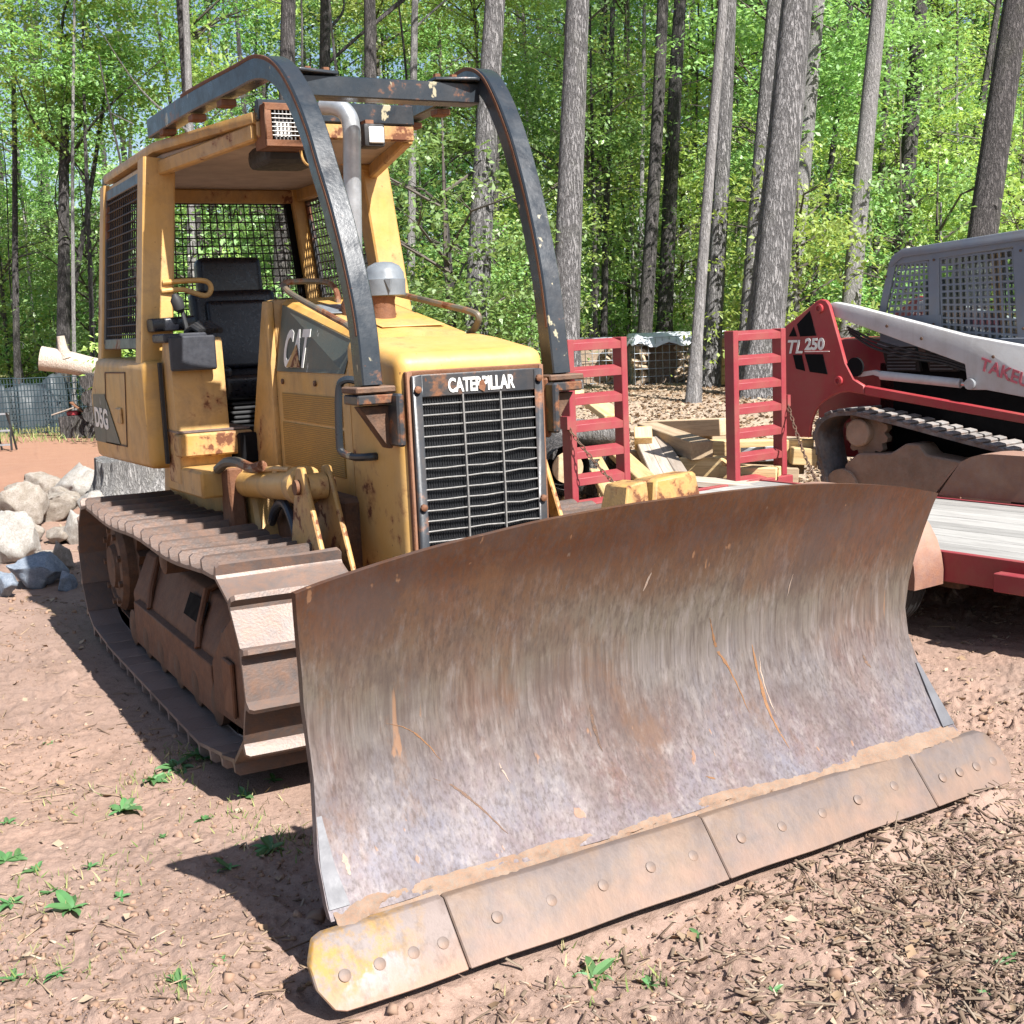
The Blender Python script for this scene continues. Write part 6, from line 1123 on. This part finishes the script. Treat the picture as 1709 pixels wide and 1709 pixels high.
for k in range(3):                                        # clods, three shapes
    x, y = ground_pts(14000, 2.2, 14, -.52, .52, 1.1); m = mask_hi(x, y, .9, 8, rs.uniform(-.25, .35, len(x))); x, y = x[m], y[m]; s = .004+.018*rs.power(.35, len(x))**3+.018*(rs.uniform(0, 1, len(x)) > .985); T = cube*(1+.35*np.random.RandomState(k).uniform(-1, 1, (8, 3))); stuff('dirt_clods', 'small reddish clods of earth strewn over the yard', 'dirt', T, CUBE_F, x, y, s[:, None]*np.stack([rs.uniform(.8, 1.5, len(s)), rs.uniform(.8, 1.2, len(s)), rs.uniform(.5, .9, len(s))], 1), .8, M_clod, .002)
rgt = lambda x, y: ((x-CAM[0])*_rh[0]+(y-CAM[1])*_rh[1])/np.maximum((x-CAM[0])*_fh[0]+(y-CAM[1])*_fh[1], .1)
x, y = ground_pts(26000, 2.1, 16, -.52, .52, 1.0); q = rgt(x, y); m = rs.uniform(0, 1, len(x)) < .12+.88*sstep(.02, .30, q)*(.35+.65*(fbm(x*1.1, y*1.1, 60, 3) > -.05)); x, y = x[m], y[m]; n = len(x)
stuff('wood_chips', 'pale wood chips and splinters covering the dirt', 'wood chips', cube, CUBE_F, x, y, np.stack([rs.uniform(.002, .009, n), .006+.055*rs.uniform(0, 1, n)**3.2, rs.uniform(.0015, .005, n)], 1), .22, M_chip, .004)
D_ = np.array([(-.5, 0, .0), (0, -.35, .12), (.5, 0, .02), (0, .35, .14), (0, 0, -.05)]); DF = [(0, 1, 4), (1, 2, 4), (2, 3, 4), (3, 0, 4)]
x, y = ground_pts(2600, 2.1, 14, -.52, .52); m = rs.uniform(0, 1, len(x)) < .35+.65*sstep(0., .3, rgt(x, y)); x, y = x[m], y[m]; n = len(x); stuff('dead_leaves', 'curled brown dead leaves on the dirt', 'dead leaves', D_, DF, x, y, rs.uniform(.015, .055, n)[:, None]*np.ones((1, 3)), .35, M_dleaf, .006)
x, y = ground_pts(5200, 2.1, 13, -.52, .52); m = mask_hi(x, y, 1.3, 70, rs.uniform(-.3, .3, len(x))); x, y = x[m], y[m]; n = len(x); stuff('twigs', 'thin dark twigs and roots lying on the dirt', 'twigs', cube, CUBE_F, x, y, np.stack([rs.uniform(.002, .005, n), .03+.16*rs.uniform(0, 1, n)**3, rs.uniform(.002, .005, n)], 1), .10, M_twg, .004)
# matted litter heaped in patches near the blade and at the lower right
gp = []
for (u, v, sx_, k) in ((1560, 1430, .45, 500), (1640, 1560, .40, 600), (1420, 1390, .35, 400), (1300, 1415, .16, 300), (1670, 1400, .45, 450), (1480, 1600, .45, 350), (780, 1600, .08, 120), (1240, 1460, .16, 150), (1100, 1640, .5, 250), (1690, 1660, .2, 250)):
    p = onz(u, v, 0); gp.append(np.stack([p[0]+rs.normal(0, sx_*.6, k), p[1]+rs.normal(0, sx_*.6, k)], 1))
gp = np.vstack(gp); ye = -1.391+.066*(gp[:, 0]-.074); gp = gp[~((np.abs(gp[:, 0]-.07) < 1.4) & (gp[:, 1] > ye-.035) & (gp[:, 1] < ye+.2))]; n = len(gp)
stuff('matted_litter', 'matted heap of dry stalks and bark litter at the lower right', 'litter', cube, CUBE_F, gp[:, 0], gp[:, 1], np.stack([rs.uniform(.002, .011, n), .010+.085*rs.uniform(0, 1, n)**3, rs.uniform(.0015, .004, n)], 1), .35, island_mat('litter', [(.07, .045, .03), (.15, .105, .075), (.22, .165, .12), (.11, .075, .05), (.28, .225, .17)]), rs.uniform(.002, .022, n))
# leaf mulch on the bank
x, y = ground_pts(30000, 9.5, 26, -.02, .45); m = gz(x, y) > .02; x, y = x[m], y[m]; n = len(x); stuff('leaf_mulch', 'dry leaf mulch and chips covering the bank', 'mulch', D_, DF, x, y, rs.uniform(.03, .085, n)[:, None]*np.ones((1, 3)), .5, M_dleaf, .01)
B_T = np.array([(-.06, 0, 0), (.06, 0, 0), (.045, .10, .5), (-.045, .10, .5), (0, .32, .95)]); B_F = [(0, 1, 2), (0, 2, 3), (3, 2, 4)]
gp = []
for (u, v, sp, k) in ((320, 1255, .22, 150), (250, 1300, .2, 60), (400, 1345, .22, 80), (440, 1380, .2, 60), (150, 1330, .25, 50), (470, 1400, .15, 60), (210, 1420, .2, 40), (300, 1640, .10, 70), (40, 1480, .2, 60), (60, 1600, .2, 40), (980, 1600, .15, 60), (1085, 1620, .06, 25), (200, 1450, .2, 40), (30, 1560, .2, 40), (160, 1600, .2, 30)):
    p = onz(u, v, 0); gp.append(np.stack([p[0]+rs.normal(0, sp*.5, k), p[1]+rs.normal(0, sp*.5, k)], 1))
gp = np.vstack(gp); n = len(gp); stuff('grass_tufts', 'sparse short grass growing from the dirt', 'grass', B_T, B_F, gp[:, 0], gp[:, 1], rs.uniform(.015, .05, n)[:, None]*np.array([[1., 1, 1.]]), .45, M_grass, 0)
x, y = ground_pts(9000, 23.5, 34, -.46, -.02); n = len(x); stuff('far_grass', 'thin green grass at the edge of the yard', 'grass', B_T, B_F, x, y, rs.uniform(.06, .16, n)[:, None]*np.ones((1, 3)), .4, M_grass, 0) if n else None
# broad-leaved weeds
M_weed = leaf_mat('weed_leaf', (.075, .175, .06), (.13, .25, .09), (1.3, 1.4, .8), .25)
def weed_leaf(seed):
    mb = MB(); rows = []
    for i in range(7):
        t = i/6; w = .36*math.sin(math.pi*min(1, t*.90+.10))**.8*(1-.15*t); z = .20*math.sin(t*2.3)-.10*t+.03*math.sin(9*t+seed); rows.append([(-w/2, t, z+.10*w), (0, t, z-.02), (w/2, t, z+.10*w)])
    mb.grid(rows); return mesh_of('leaf', mb, M_weed, center=False)[0]
WLF = [weed_leaf(i) for i in range(2)]
WEEDS = [(295, 1275, .17, 9), (255, 1290, .12, 8), (205, 1340, .15, 9), (340, 1262, .15, 8), (120, 1508, .13, 7), (85, 1480, .09, 6), (15, 1500, .10, 6), (8, 1430, .10, 6), (12, 1362, .06, 5), (80, 1237, .05, 5), (410, 1325, .08, 6), (455, 1298, .07, 5), (450, 1405, .12, 7), (380, 1440, .10, 3), (990, 1610, .11, 7), (1085, 1620, .05, 6), (1290, 1640, .05, 4), (60, 1445, .07, 5), (25, 1420, .07, 5), (300, 1635, .07, 9), (1165, 1540, .05, 5), (1680, 1600, .06, 3), (1650, 1660, .05, 3), (340, 1360, .07, 5), (95, 1625, .06, 5), (20, 1620, .07, 5), (200, 1490, .05, 5), (370, 1610, .04, 4), (540*.5, 1390, .05, 5), (150, 1440, .05, 5)]
big = {0: 'leafy green weed cluster at the front corner of the track', 2: 'star-shaped green weed in the sunlit dirt left of the blade', 4: 'flat dark green weed nearest the lower left corner', 14: 'green weed in front of the blade edge', 12: 'green weed in the shadow of the blade'}
for i, (u, v, s, n) in enumerate(WEEDS):
    p = onz(u, v, 0); t = thing('weed', big.get(i, 'small green broad-leaved weed on the bare dirt'), 'weed', (p[0], p[1], GZs(p[0], p[1])), 0, 'weeds growing in the dirt')
    for k in range(n+3): l = s*rnd.uniform(.3, .85); o = inst('leaf', WLF[k % 2], (0, 0, 0), t, (rnd.uniform(-.2, .35), rnd.uniform(-.35, .35), 2.4*k+rnd.uniform(-.3, .3)), (l*1.1, l, l))
